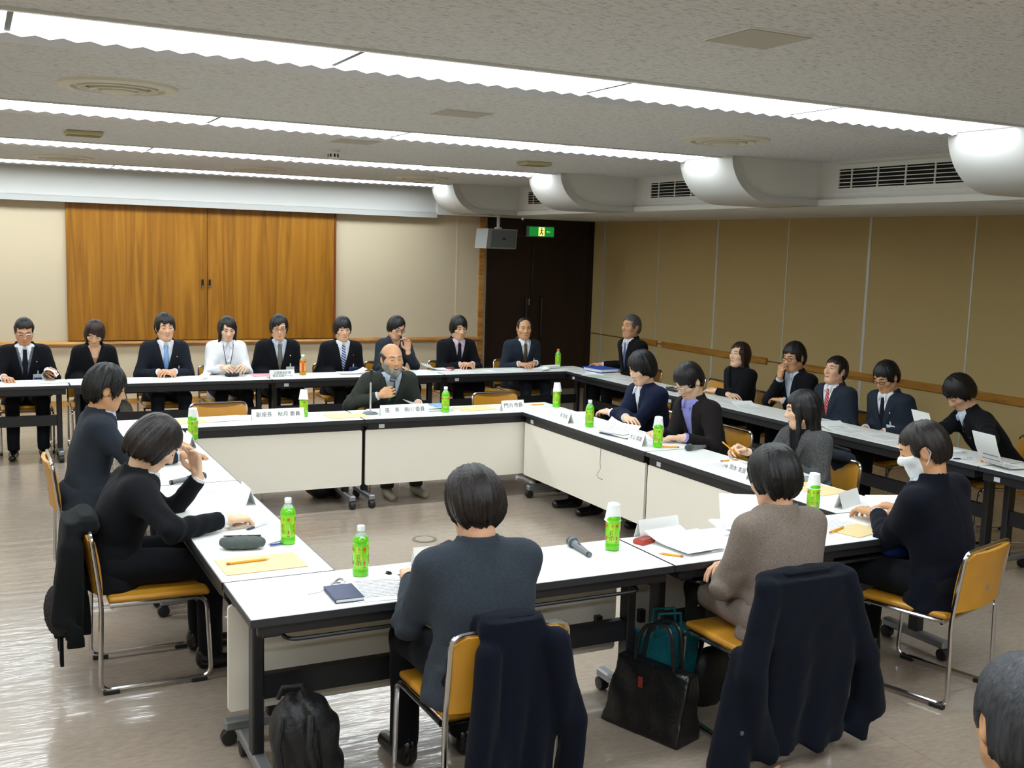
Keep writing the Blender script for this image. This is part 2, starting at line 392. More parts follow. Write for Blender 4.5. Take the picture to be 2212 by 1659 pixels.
def louvre_box(x, y, lab):
    o = empty('ceiling_speaker', (x, y, ZC), 0, lab, 'ceiling fitting')
    MB().rbox(-.13, .13, -.1, .1, -.03, 0, r=.006, seg=1).build('housing', mat('fitting_cream', '#b7ae88', rough=.6), o)
    for q in range(4): MB().box(-.12, .12, -.08+q*.045, -.055+q*.045, -.034, -.029).build('louvre', mat('fitting_shadow', '#8b845f', rough=.6), o)
louvre_box(-3.19, 1.15, 'small beige ceiling box at left between second and third light rows')
louvre_box(.56, 1.0, 'small beige ceiling box at right between second and third light rows')
o = empty('smoke_detector', (-1.24, 1.2, ZC), 0, 'white round smoke detector hanging from the ceiling near the middle', 'smoke detector')
MB().lathe([(.055, 0), (.055, -.02), (.05, -.025), (.045, -.025)], 24).build('detector_base', M_white, o, True)
MB().lathe([(.045, -.02), (.042, -.06), (.03, -.068), (.001, -.07)], 24).build('detector_cap', M_white, o, True)
for q in range(8):
    a = q*math.pi/4; MB().box(.038, .046, -.006, .006, -.06, -.035).build('detector_slot', M_hole, o).rotation_euler[2] = a

# wall speaker, exit sign, little hanging lamp
o = empty('wall_speaker', (2.27, 5.2, 2.14), R(12), 'grey box loudspeaker hanging from the soffit in front of the dark doors', 'loudspeaker')
MB().prism([(-.27, -.13), (.23, -.13), (.25, .13), (-.24, .13)], -.1, .15).build('cabinet', mat('speaker_grey', '#9a9c9a', rough=.5), o)
g = MB().prism([(-.20, -.11), (.21, -.11), (.225, .11), (-.185, .11)], -.108, -.098).build('grille', mat('speaker_grille', '#6f7b82', rough=.6, bump=.4, bscale=900), o); tag(g, 'blue-grey mesh grille')
MB().box(-.01, .05, -.1095, -.107, -.012, .012).build('badge', mat('badge_dark', '#4a3038', rough=.5), g)
MB().tube([(0, 0, .13), (0, 0, .30)], .022, 10).lathe([(.06, .285), (.06, .30)], 16).lathe([(.05, .13), (.05, .15)], 16).build('ceiling_bracket', M_white, o, True)
o = empty('exit_sign', (3.26, 5.855, 2.267), 0, 'lit green emergency exit sign with running figure above the dark doors', 'exit sign')
MB().rbox(-.21, .21, -.03, .045, -.078, .078, r=.006, seg=1).build('sign_housing', mat('sign_frame', '#6f8a72', rough=.4), o)
MB().box(-.195, .195, -.033, -.029, -.064, .064).build('sign_face', mat('sign_green', '#0f7a2c', rough=.4, emit=.55), o)
MB().box(-.05, .045, -.0355, -.033, -.06, .06).build('doorway_mark', mat('sign_yellow', '#d9d36a', rough=.4, emit=.9), o)
rm = MB()
rm.lathe([(.001, -.001), (.011, -.001), (.011, .001), (.001, .001)], 12, c=(-.004, -.0375, .042), axis=1)
for a, b, r_ in (((.0, .028), (-.008, -.008), .008), ((-.008, -.008), (.014, -.026), .0065), ((.014, -.026), (.006, -.05), .006), ((-.008, -.008), (-.02, -.03), .0065), ((-.02, -.03), (-.04, -.034), .006), ((.002, .024), (.026, .012), .005), ((0, .024), (-.024, .014), .005)):
    rm.tube([(a[0], -.0375, a[1]), (b[0], -.0375, b[1])], r_, 6)
rm.build('running_figure', mat('sign_dark', '#12401f', rough=.5), o)
MB().prism([(.075, 0), (.1, .015), (.1, .005), (.14, .005), (.14, -.005), (.1, -.005), (.1, -.015)], -.036, -.033).build('arrow_mark', mat('sign_pale', '#9fd48a', rough=.4, emit=.5), o)
o = empty('pull_lamp', (2.33, 4.62, 2.44), 0, 'tiny white pull knob hanging from the soffit beside the speaker', 'pull knob')
MB().tube([(0, 0, 0), (0, 0, -.03)], .004, 6).build('cord', M_white, o)
MB().lathe([(.001, -.02), (.012, -.026), (.016, -.04), (.012, -.055), (.001, -.06)], 14).build('knob', mat('knob_white', '#f3f1e4', rough=.3), o, True)
# floor outlet in the middle of the ring
o = empty('floor_outlet', (-1.229, -.936, 0), 0, 'round metal floor outlet cover inside the table ring', 'floor outlet')
MB().lathe([(.085, 0), (.085, .004), (.07, .006), (.067, .005), (.067, 0)], 32).build('outlet_ring', mat('outlet_brass', '#6e6457', rough=.4), o, True)
MB().lathe([(.064, .0), (.064, .0045), (.001, .0047)], 32).build('outlet_lid', mat('outlet_lid', '#9a8c7c', rough=.3), o)
# ------------------------------------------------------------------ tables
M_top = mat('table_white_laminate', '#e9e9e4', rough=.35)
M_edge = mat('table_black_edge', '#2a2c30', rough=.4)
M_leg = mat('table_leg_black', '#1a1a1d', rough=.4)
M_foot = mat('table_foot_grey', '#8a8c8e', rough=.35, metal=.5)
M_panel = mat('modesty_panel_cream', '#e9e2d4', rough=.55, var=.02, vscale=300)
M_rubber = mat('caster_rubber', '#141416', rough=.55)
M_sticker = mat('asset_sticker', '#c6c8cc', rough=.5)
TZ = .70
def table_proto(panel, L=.8985):
    o = empty('folding_table'); D = .225
    tp = MB().rbox(-L+.002, L-.002, -D, D, TZ-.024, TZ, r=.004, seg=1).build('tabletop', M_top, o)
    MB().box(-L, L, -D-.003, -D+.004, TZ-.03, TZ-.002).box(-L, L, D-.004, D+.003, TZ-.03, TZ-.002).box(-L, -L+.004, -D, D, TZ-.03, TZ-.002).box(L-.004, L, -D, D, TZ-.03, TZ-.002).box(-L+.01, L-.01, -D+.01, D-.01, TZ-.034, TZ-.0245).build('edge_band', M_edge, tp)
    MB().box(-L+.03, L-.03, D-.045, D-.012, TZ-.085, TZ-.033).box(-L+.03, L-.03, -D+.012, -D+.04, TZ-.07, TZ-.033).box(-L+.05, -L+.11, -D+.02, D-.02, TZ-.08, TZ-.033).box(L-.11, L-.05, -D+.02, D-.02, TZ-.08, TZ-.033).build('under_frame', M_leg, o)
    st = MB().box(L-.16, L-.115, D-.012, D-.0105, TZ-.075, TZ-.045).build('asset_sticker', M_sticker, o)
    for s in (-1, 1):
        x = s*(L-.075)
        MB().rbox(x-.022, x+.022, -.035, .035, .1, TZ-.05, r=.006, seg=1, axis=2).build('leg', M_leg, o)
        ft = MB().rbox(x-.025, x+.025, -.205, .205, .062, .105, r=.008, seg=1).build('foot', M_foot, o)
        for q in (-1, 1):
            y = q*.187
            MB().lathe([(.012, -.022), (.03, -.02), (.032, -.012), (.032, .012), (.03, .02), (.012, .022)], 16, c=(x, y, .032), axis=0).tube([(x, y, .03), (x, y, .07)], .009, 8).build('caster', M_rubber, ft, True)
    MB().box(-L+.09, L-.09, -.018, .018, .31, .405).build('stretcher_beam', M_leg, o)
    rk = MB()
    rk.tube(fillet([(-L+.14, .12, TZ-.06), (-L+.14, .10, TZ-.105), (-L+.14, -.19, TZ-.105), (L-.14, -.19, TZ-.105), (L-.14, .10, TZ-.105), (L-.14, .12, TZ-.06)], .05), .008, 8)
    for y in (-.1, 0., .09): rk.tube([(-L+.14, y, TZ-.105), (L-.14, y, TZ-.105)], .006, 6)
    rk.build('shelf_rack', M_leg, o, True)
    if panel:
        MB().rbox(-L+.012, L-.012, D-.032, D-.014, .185, TZ-.085, r=.016, seg=3, axis=1).build('modesty_panel', M_panel, o)
        for s_ in (-1, 1): MB().box(s_*(L-.115)-.015, s_*(L-.115)+.015, D-.06, D-.03, .3, .36).build('panel_bracket', M_leg, o)
    return o
TP = table_proto(True); TB = table_proto(False); TC = table_proto(True, .8845); used = set()
def table(x, y, rz, lab, grp, panel=True):
    src = (TC if abs(rz) == 90 else TP) if panel else TB
    o = src if src.name not in used else dup(src); used.add(src.name)
    o.location = (x, y, 0); o.rotation_euler = (0, 0, R(rz)); tag(o, lab, 'table', grp)
g = 'panelled tables of the inner ring'
YNB = -3.555
table(-2.25, YNB-.228, 0, 'white folding table with cream panel, nearest one with the grey notebook on it', g)
table(-.447, YNB-.228, 0, 'white folding table at near right in front of the sitter in a taupe jacket', g)
table(-2.925, YNB/2-.889, -90, 'white folding table on the left with the grey pencil case and yellow pencil', g)
table(-2.925, YNB/2+.889, -90, 'white folding table on the left in front of the man in the grey suit', g)
table(.225, YNB/2-.889, 90, 'white folding table on the right with the woman in tweed', g)
table(.225, YNB/2+.889, 90, 'white folding table on the right with a thread hanging down its cream panel', g)
table(-2.25, .228, 180, 'white folding table at far left of the ring with the empty chair behind', g)
table(-.447, .228, 180, 'white folding table of the speaker holding the microphone', g)
g = 'open tables of the outer row'
YB = 2.507+.225
for k, lab in enumerate(('white table without panel at far left, man in glasses behind it', 'white table without panel in front of the woman in the white cardigan', 'white table without panel behind the speaker, with the small team sign')):
    table(-1.422-2.7+1.803*k, YB, 180, lab, g, False)
table(1.29, YB, 180, 'white table without panel in front of the balding man near the dark doors', g, False)
XB = 1.838+.225
for k, lab in enumerate(('white table without panel carrying the blue binder', 'white table without panel in front of the long-haired woman by the right wall', 'white table without panel at the right edge, man bending over papers')):
    table(XB, 1.606-1.803*k, 90, lab, g, False)
table(XB, 1.606-1.803*3, 90, 'white table without panel at the near right end of the outer row', g, False)

# ------------------------------------------------------------------ chairs
M_vin = mat('mustard_vinyl', '#bd8526', rough=.38, var=.06, vscale=12, bump=.05, bscale=300)
def chair_proto():
    o = empty('stacking_chair'); w_ = .222
    side = lambda s: [(s*w_, -.20, .405), (s*w_, .215, .40), (s*w_, .235, .02), (s*w_, -.245, .02), (s*w_, -.235, .42), (s*w_, -.275, .735)]
    p = side(-1) + side(1)[::-1]
    MB().tube(fillet(p, .05, 6), .0105, 8).build('frame', M_steel, o, True)
    MB().tube([(-w_, -.19, .395), (w_, -.19, .395)], .009, 8).build('crossbar', M_steel, o, True); MB().tube([(-w_, .17, .39), (w_, .17, .39)], .009, 8).build('crossbar', M_steel, o, True)
    st = MB().rbox(-.212, .212, -.205, .235, .405, .438, r=.016, seg=3)
    st.v = [(x, y, z - .5*max(0, y-.17)**1.0*.25 - .012*(1-(x/.21)**2)*(1 if z > .42 else 0)) for x, y, z in st.v]
    st.build('seat', M_vin, o, True)
    V = []; F = []; n = 10; q = 8
    for i in range(n+1):
        for j in range(q+1):
            x = -.216+.432*i/n; t = j/q; z = .455+.275*t
            if j == q and (i == 0 or i == n): z -= .025
            y = -.238-.037*t-.030*(1-(x/.216)**2)+.008*math.sin(t*math.pi)
            V.append((x, y+.011, z)); V.append((x, y-.011, z))
    idx = lambda i, j, k: (i*(q+1)+j)*2+k
    for i in range(n):
        for j in range(q):
            F.append((idx(i, j, 0), idx(i+1, j, 0), idx(i+1, j+1, 0), idx(i, j+1, 0))); F.append((idx(i, j, 1), idx(i, j+1, 1), idx(i+1, j+1, 1), idx(i+1, j, 1)))
    for i in range(n):
        F.append((idx(i, 0, 0), idx(i, 0, 1), idx(i+1, 0, 1), idx(i+1, 0, 0))); F.append((idx(i, q, 0), idx(i+1, q, 0), idx(i+1, q, 1), idx(i, q, 1)))
    for j in range(q):
        F.append((idx(0, j, 0), idx(0, j+1, 0), idx(0, j+1, 1), idx(0, j, 1))); F.append((idx(n, j, 0), idx(n, j, 1), idx(n, j+1, 1), idx(n, j+1, 0)))
    bk = MB().add(V, F).build('backrest', M_vin, o, True)
    MB().box(-.012, .012, -.287, -.279, .535, .559).build('maker_plate', mat('plate_grey', '#9b968a', rough=.4, metal=.4), bk)
    for s in (-1, 1):
        for y in (-.2, .18):
            MB().rbox(s*w_-.013, s*w_+.013, y-.035, y+.035, 0, .022, r=.004, seg=1).build('rubber_foot', M_rubber, o)
    return o
CH = chair_proto(); ch_used = [False]
def chair(x, y, rz, lab, grp='mustard stacking chairs'):
    o = CH if not ch_used[0] else dup(CH); ch_used[0] = True
    o.location = (x, y, 0); o.rotation_euler = (0, 0, R(rz)); tag(o, lab, 'chair', grp); return o
# ------------------------------------------------------------------ implicit surfaces for bodies, hair and cloth
f32 = np.float32
def nrm(a): return np.sqrt((a*a).sum(-1))
def smin(a, b, k):
    h = np.clip(.5+.5*(b-a)/k, 0, 1); return b+(a-b)*h-k*h*(1-h)
def smax(a, b, k): return -smin(-a, -b, k)
def cone(P, a, b, r1, r2):
    a = np.asarray(a, f32); b = np.asarray(b, f32); ab = b-a; L = float(ab@ab)+1e-9
    t = np.clip(((P-a)@ab)/L, 0, 1); return nrm(P-a-t[:, None]*ab)-(r1+(r2-r1)*t)
def ell(P, c, r):
    r = np.asarray(r, f32); q = (P-np.asarray(c, f32))/r; k = nrm(q); return k*(k-1)/(nrm(q/r)+1e-6)
def sstep(a, b, x):
    t = np.clip((x-a)/(b-a), 0, 1); return t*t*(3-2*t)

def nets(f, lo, hi, h):
    """surface nets with a coarse culling pass; returns verts, quads"""
    lo = np.asarray(lo, float); hi = np.asarray(hi, float); B = 4
    n = (np.ceil((hi-lo)/(h*B)).astype(int))
    cax = [lo[i]+np.arange(n[i]+1)*h*B for i in range(3)]
    G = np.stack(np.meshgrid(*cax, indexing='ij'), -1).reshape(-1, 3).astype(f32)
    dc = f(G).reshape(n+1)
    act = np.zeros(n, bool); ad = np.abs(dc) < h*B*2.2
    for i in (0, 1):
        for j in (0, 1):
            for k in (0, 1): act |= ad[i:n[0]+i, j:n[1]+j, k:n[2]+k]
    m = n*B+1
    mask = np.zeros(m, bool)
    big = np.repeat(np.repeat(np.repeat(act, B, 0), B, 1), B, 2)
    for i in (0, 1):
        for j in (0, 1):
            for k in (0, 1): mask[i:m[0]-1+i, j:m[1]-1+j, k:m[2]-1+k] |= big
    d = np.full(m, 1.0, f32)
    # sign for untouched points from the coarse grid
    cs = np.repeat(np.repeat(np.repeat(dc[:-1, :-1, :-1], B, 0), B, 1), B, 2)
    d[:-1, :-1, :-1] = np.where(cs < 0, -1.0, 1.0)
    ii = np.argwhere(mask)
    d[mask] = f((lo+ii*h).astype(f32))
    d[0] = d[-1] = 1; d[:, 0] = d[:, -1] = 1; d[:, :, 0] = d[:, :, -1] = 1
    s = d < 0
    cnt = np.zeros(m-1, np.int8)
    for i in (0, 1):
        for j in (0, 1):
            for k in (0, 1): cnt += s[i:m[0]-1+i, j:m[1]-1+j, k:m[2]-1+k]
    mix = (cnt > 0) & (cnt < 8); c = np.argwhere(mix); N = len(c)
    if N == 0: return np.zeros((0, 3)), np.zeros((0, 4), int)
    acc = np.zeros((N, 3)); num = np.zeros(N)
    for ax in range(3):
        for u in (0, 1):
            for v in (0, 1):
                o = np.zeros(3, int); o[(ax+1) % 3] = u; o[(ax+2) % 3] = v; e = o.copy(); e[ax] = 1
                p, q = c+o, c+e
                d1 = d[p[:, 0], p[:, 1], p[:, 2]]; d2 = d[q[:, 0], q[:, 1], q[:, 2]]
                cr = (d1 < 0) != (d2 < 0); t = np.where(cr, d1/np.where(cr, d1-d2, 1), 0)
                acc += cr[:, None]*(o+t[:, None]*(e-o)); num += cr
    V = lo+(c+acc/num[:, None])*h
    idx = np.full(m-1, -1, np.int64); idx[c[:, 0], c[:, 1], c[:, 2]] = np.arange(N)
    Q = []
    for ax in range(3):
        a1, a2 = (ax+1) % 3, (ax+2) % 3
        sl = [slice(None)]*3; sh = [slice(None)]*3
        sl[ax] = slice(0, m[ax]-1); sh[ax] = slice(1, m[ax])
        s1, s2 = s[tuple(sl)], s[tuple(sh)]
        e = np.argwhere(s1 != s2)
        e = e[(e[:, a1] > 0) & (e[:, a2] > 0) & (e[:, a1] < m[a1]-1) & (e[:, a2] < m[a2]-1)]
        if not len(e): continue
        flip = s1[e[:, 0], e[:, 1], e[:, 2]]
        def cell(da, db):
            g = e.copy(); g[:, a1] -= da; g[:, a2] -= db; return idx[g[:, 0], g[:, 1], g[:, 2]]
        q = np.stack([cell(1, 1), cell(0, 1), cell(0, 0), cell(1, 0)], 1)
        q[~flip] = q[~flip][:, ::-1]; Q.append(q)
    return V, np.concatenate(Q)

def np_mesh(name, V, Q, m, parent, smooth=True, mats=None, fmat=None):
    me = bpy.data.meshes.new(name)
    me.vertices.add(len(V)); me.vertices.foreach_set('co', np.asarray(V, f32).ravel())
    me.loops.add(len(Q)*4); me.loops.foreach_set('vertex_index', np.asarray(Q, np.int32).ravel())
    me.polygons.add(len(Q)); me.polygons.foreach_set('loop_start', np.arange(0, len(Q)*4, 4, dtype=np.int32))
    me.update(calc_edges=True)
    return link(name, me, m, parent, smooth, mats, fmat)

def sdf_obj(name, f, lo, hi, h, m, parent):
    V, Q = nets(f, lo, hi, h)
    if len(V) == 0: return None
    return np_mesh(name, V, Q, m, parent)

def rot(ax, a):
    c, s = math.cos(a), math.sin(a)
    return np.array({'x': [[1, 0, 0], [0, c, -s], [0, s, c]], 'y': [[c, 0, s], [0, 1, 0], [-s, 0, c]], 'z': [[c, -s, 0], [s, c, 0], [0, 0, 1]]}[ax])

def ripple(P, seed, fr=28):
    a = seed*1.7
    return (np.sin(P[:, 0]*fr+a+2*np.sin(P[:, 2]*fr*.4+a))*np.sin(P[:, 2]*fr*.8+1.3*a+1.5*np.sin(P[:, 1]*fr*.6)) + .6*np.sin(P[:, 1]*fr*1.3+P[:, 2]*fr*.7+a))

# ------------------------------------------------------------------ people
def hair_mat(name, col, rough=.42):
    m = mat(name, col, rough=rough, spec=.35, var=.55, vscale=9, bump=.28, bscale=14, stretch=(14, 14, 1.2)); return m
def cloth(name, col, var=.12, rough=.85, vs=500, bump=.12):
    return mat(name, col, rough=rough, spec=.1, var=var, vscale=vs, bump=bump, bscale=700, sheen=.03)
def skin(name, col):
    if name in MATS: return MATS[name]
    m = mat(name, col, rough=.5, spec=.35, var=.07, vscale=18)
    b = m.node_tree.nodes['Principled BSDF']; b.inputs['Subsurface Weight'].default_value = .08; b.inputs['Subsurface Radius'].default_value = (.02, .008, .004)
    return m
M_lip = mat('lip', '#a8625a', rough=.5); M_brow = mat('brow', '#17110f', rough=.7); M_eye = mat('eye_dark', '#120d0c', rough=.3); M_sclera = mat('eye_white', '#cfc6bd', rough=.3)

def make_head_sdf(k):
    """k: dict of face variations; head-local: +y face, +z up, origin between the ears"""
    w, jaw, cz = k.get('w', 1.0), k.get('jaw', 1.0), k.get('chin', 0)
    def f(P):
        Q = P.copy(); Q[:, 0] = np.abs(Q[:, 0])
        d = ell(Q, (0, -.012, .033), (.077*w, .096, .088))
        d = smin(d, ell(Q, (0, .026, -.03), (.064*w*jaw, .070, .086)), .03)
        d = smin(d, ell(Q, (0, .055, -.088-cz), (.034*jaw, .034, .030)), .03)
        d = smin(d, cone(Q, (.056*w*jaw, -.005, -.055), (.02, .06, -.098-cz), .017, .016), .03)
        d = smin(d, ell(Q, (.040*w, .055, -.016), (.027, .028, .024)), .02)
        d = smin(d, cone(Q, (.008, .085, .033), (.045*w, .066, .036), .010, .009), .014)
        d = smax(d, -(nrm(Q-np.array((.031, .106, .013), f32))-.0165), .014)
        d = smin(d, nrm(Q-np.array((.031, .0735, .011), f32))-.0142, .006)
        d = smin(d, cone(Q, (0, .088, .018), (0, .1085, -.023), .0075, .0115), .010)
        d = smin(d, nrm(Q-np.array((.0115, .098, -.027), f32))-.0085, .008)
        d = smin(d, cone(Q, (0, .0915, -.0535), (.019, .080, -.057), .0065, .0045), .006)
        d = smin(d, cone(Q, (0, .0895, -.0655), (.015, .080, -.064), .0072, .005), .006)
        e = ell(Q, (.077*w, -.012, -.004), (.011, .021, .034)); e = smax(e, -ell(Q, (.088*w, -.006, -.002), (.008, .012, .020)), .006)
        d = smin(d, e, .006)
        return d
    return f

def hair_sdf(H, seed, w=1.0):
    th, zf, wf = H.get('th', .016), H.get('zf', .070), H.get('wf', .062)
    zb, zs = H.get('zb', -.075), H.get('zs', -.012)
    amp = H.get('amp', .004); ear = H.get('ear', True); side = H.get('side', .008); top = H.get('top', 0)
    bald = H.get('bald', 0); bob = H.get('bob', 0); lng = H.get('long', 0); sweep = H.get('sweep', 0); jag = H.get('jag', .008)
    yf = H.get('yf', .032)
    def f(P):
        x, y, z = P[:, 0], P[:, 1], P[:, 2]; ax = np.abs(x)
        ph = np.arctan2(x, y+.012); rr = np.sqrt(x*x+(y+.012)**2)
        rid = np.sin(23*ph+seed+2.2*np.sin(7*ph+seed)+6*z)+.7*np.sin(41*ph-5*z+2*seed)+.5*np.sin(9*ph+9*z+seed)
        d = ell(P, (0, -.014, .034), (.078*w+side+th*.35, .096+th*.9, .088+th+top))
        d = smin(d, ell(P, (0, -.028, -.012), (.079*w+side+th*.3, .084+th*.7, .09)), .03)
        if bob:
            d = smin(d, ell(P, (0, -.02, -.045), (.090*w+bob, .098+bob*.6, .098)), .03)
        zl = np.interp(y, [-.13, -.05, -.015, .03, .08], [zb, zb, (zb+zs)/2 if not ear else zs-.01, zs, zs]).astype(f32)
        zl = zl+jag*1.1*np.sin(19*ph+seed)+jag*.9*np.sin(43*ph+seed*3)+jag*.6*np.sin(88*ph+seed*2)
        d = smax(d, (zl-z)*.9, .006)
        if not bob and not lng:
            d = smax(d, (rr-np.interp(z, [-.15, -.03, .0], [.060, .118, .2]).astype(f32))*.8, .012)
        # opening for the face
        hl = zf+sweep*x+jag*np.sin(95*x+seed)+jag*.6*np.sin(210*x+2*seed)-H.get('arch', 3.0)*x*x
        w2 = wf+.12*np.clip(z, -.1, .02)*H.get('taper', .25)
        fc = np.maximum(np.maximum(ax-w2, z-hl), yf-y)
        d = smax(d, -fc, .008)
        if ear:
            Q = P.copy(); Q[:, 0] = ax; d = smax(d, -ell(Q, (.088*w, -.012, -.012), (.03, .026, .036)), .008)
        if lng:
            back = np.maximum(nrm(np.stack([x/(.085+H.get('lw', .01)), (y+.045)/.055], 1))-1, 0)
            back = (nrm(np.stack([x/(.082+H.get('lw', .01)-.08*np.clip(-z-.05, 0, .3)*.3), (y+.05)/.05], 1))-1)*.05
            back = np.maximum(np.maximum(back, z-.02), -lng+.012*np.sin(25*x+seed)-z)
            d = smin(d, back, .025)
            for s_, yy, l2 in H.get('locks', ()):
                d = smin(d, cone(P, (s_*.075, .03, .03), (s_*.075, yy, -l2*.55), .016, .017), .02)
                d = smin(d, cone(P, (s_*.075, yy, -l2*.55), (s_*.066, yy+.02, -l2), .017, .008), .01)
        if bald:                                   # only a fringe round the back and sides
            d = smax(d, (z-.052+.35*np.maximum(y, 0)), .01); d = smax(d, y-.055, .01)
        if H.get('recede'):
            d = smax(d, -(ell(P, (0, .085, .085), (.062, .05, .055))), .01)
        for (c, r_) in H.get('tufts', ()): d = smin(d, ell(P, c, r_), .018)
        clump = np.sin(11*ph+5*z+seed*2)*np.sin(5*ph-8*z+seed)
        return d+amp*(rid*.5+clump*.8)*(.55+.6*sstep(.03, -.09, z))
    return f

def loft_d(q, T, A, Bb, n=2.4, off=0.0):
    t = q[:, 2]; a = np.interp(t, T, A).astype(f32)+off; b = np.interp(t, T, Bb).astype(f32)+off
    r = (np.abs(q[:, 0]/a)**n+np.abs(q[:, 1]/b)**n)**(1/n)
    return np.maximum((r-1)*np.minimum(a, b)*.9, np.maximum(t-T[-1]-off, T[0]-t))
TT = [-.10, 0, .13, .28, .38, .435, .466, .492, .514, .53]
TA = [.195, .19, .168, .184, .192, .192, .180, .142, .092, .066]
TB_ = [.135, .132, .116, .120, .112, .098, .088, .078, .070, .062]

def ik(S, W, pole, L1, L2):
    S, W = np.array(S, float), np.array(W, float); v = W-S; D = np.linalg.norm(v); mx = L1+L2-.004
    if D > mx: W = S+v/D*mx; D = mx
    u = (W-S)/D; a = (L1*L1-L2*L2+D*D)/(2*D); hgt = math.sqrt(max(1e-6, L1*L1-a*a))
    p = np.array(pole, float); p = p-u*(p@u); p /= np.linalg.norm(p)+1e-9
    return S+u*a+p*hgt, W

def hand_prims(W, dr, up, side, curl=.35, spread=.5, thumb=.5):
    """capsules of a hand: wrist W, finger direction dr, back-of-hand direction up, side -1 left / +1 right"""
    Y = np.array(dr, float); Y /= np.linalg.norm(Y); Z = np.array(up, float); Z = Z-Y*(Z@Y); Z /= np.linalg.norm(Z); X = np.cross(Y, Z)
    T = -side
    def g(x, y, z): return W+X*x+Y*y+Z*z
    pr = [(g(0, -.03, 0), g(0, .012, 0), .026, .026)]
    for k in range(4):
        xb = T*(.033-.022*k)
        pr.append((g(xb*.6, .015, 0), g(xb, .088-(.006 if k in (0, 3) else 0), .002), .0155, .0125))
        L = (.026, .030, .028, .021)[k]; pos = np.array((xb, .088-(.006 if k in (0, 3) else 0), .002)); ang = 0.0; sx = T*(.20-.133*k)*spread
        r_ = .0094 if k < 3 else .0082
        for seg in range(3):
            ang += curl*(1.25, 1.45, 1.0)[seg]; l = L*(1.5, 1.0, .8)[seg]
            nx = pos+l*np.array((sx, math.cos(ang), -math.sin(ang))); pr.append((g(*pos), g(*nx), r_, r_-.0006)); pos = nx; r_ -= .0007
    a = np.array((T*.024, .012, -.006)); b = a+np.array((T*.030*(.4+thumb), .030, -.014-.012*curl)); c = b+np.array((T*.010*thumb-T*.012*curl, .030, -.006-.010*curl)); e = c+np.array((-T*.012*curl, .022, -.006*curl))
    pr += [(g(*a), g(*b), .0155, .0122), (g(*b), g(*c), .0118, .0105), (g(*c), g(*e), .0105, .0085)]
    return pr

def ribbon(pts, hh, th=.0016):
    """thin raised strip through head-local points (x,y,z), half heights hh"""
    V = []; F = []
    for (x, y, z), h in zip(pts, hh): V += [(x, y+th, z+h), (x, y+th, z-h), (x, y-.004, z-h), (x, y-.004, z+h)]
    n = len(pts)
    for i in range(n-1):
        for q in range(4): F.append((4*i+q, 4*i+(q+1) % 4, 4*i+4+(q+1) % 4, 4*i+4+q))
    F += [(3, 2, 1, 0), (4*n-4, 4*n-3, 4*n-2, 4*n-1)]
    return V, F

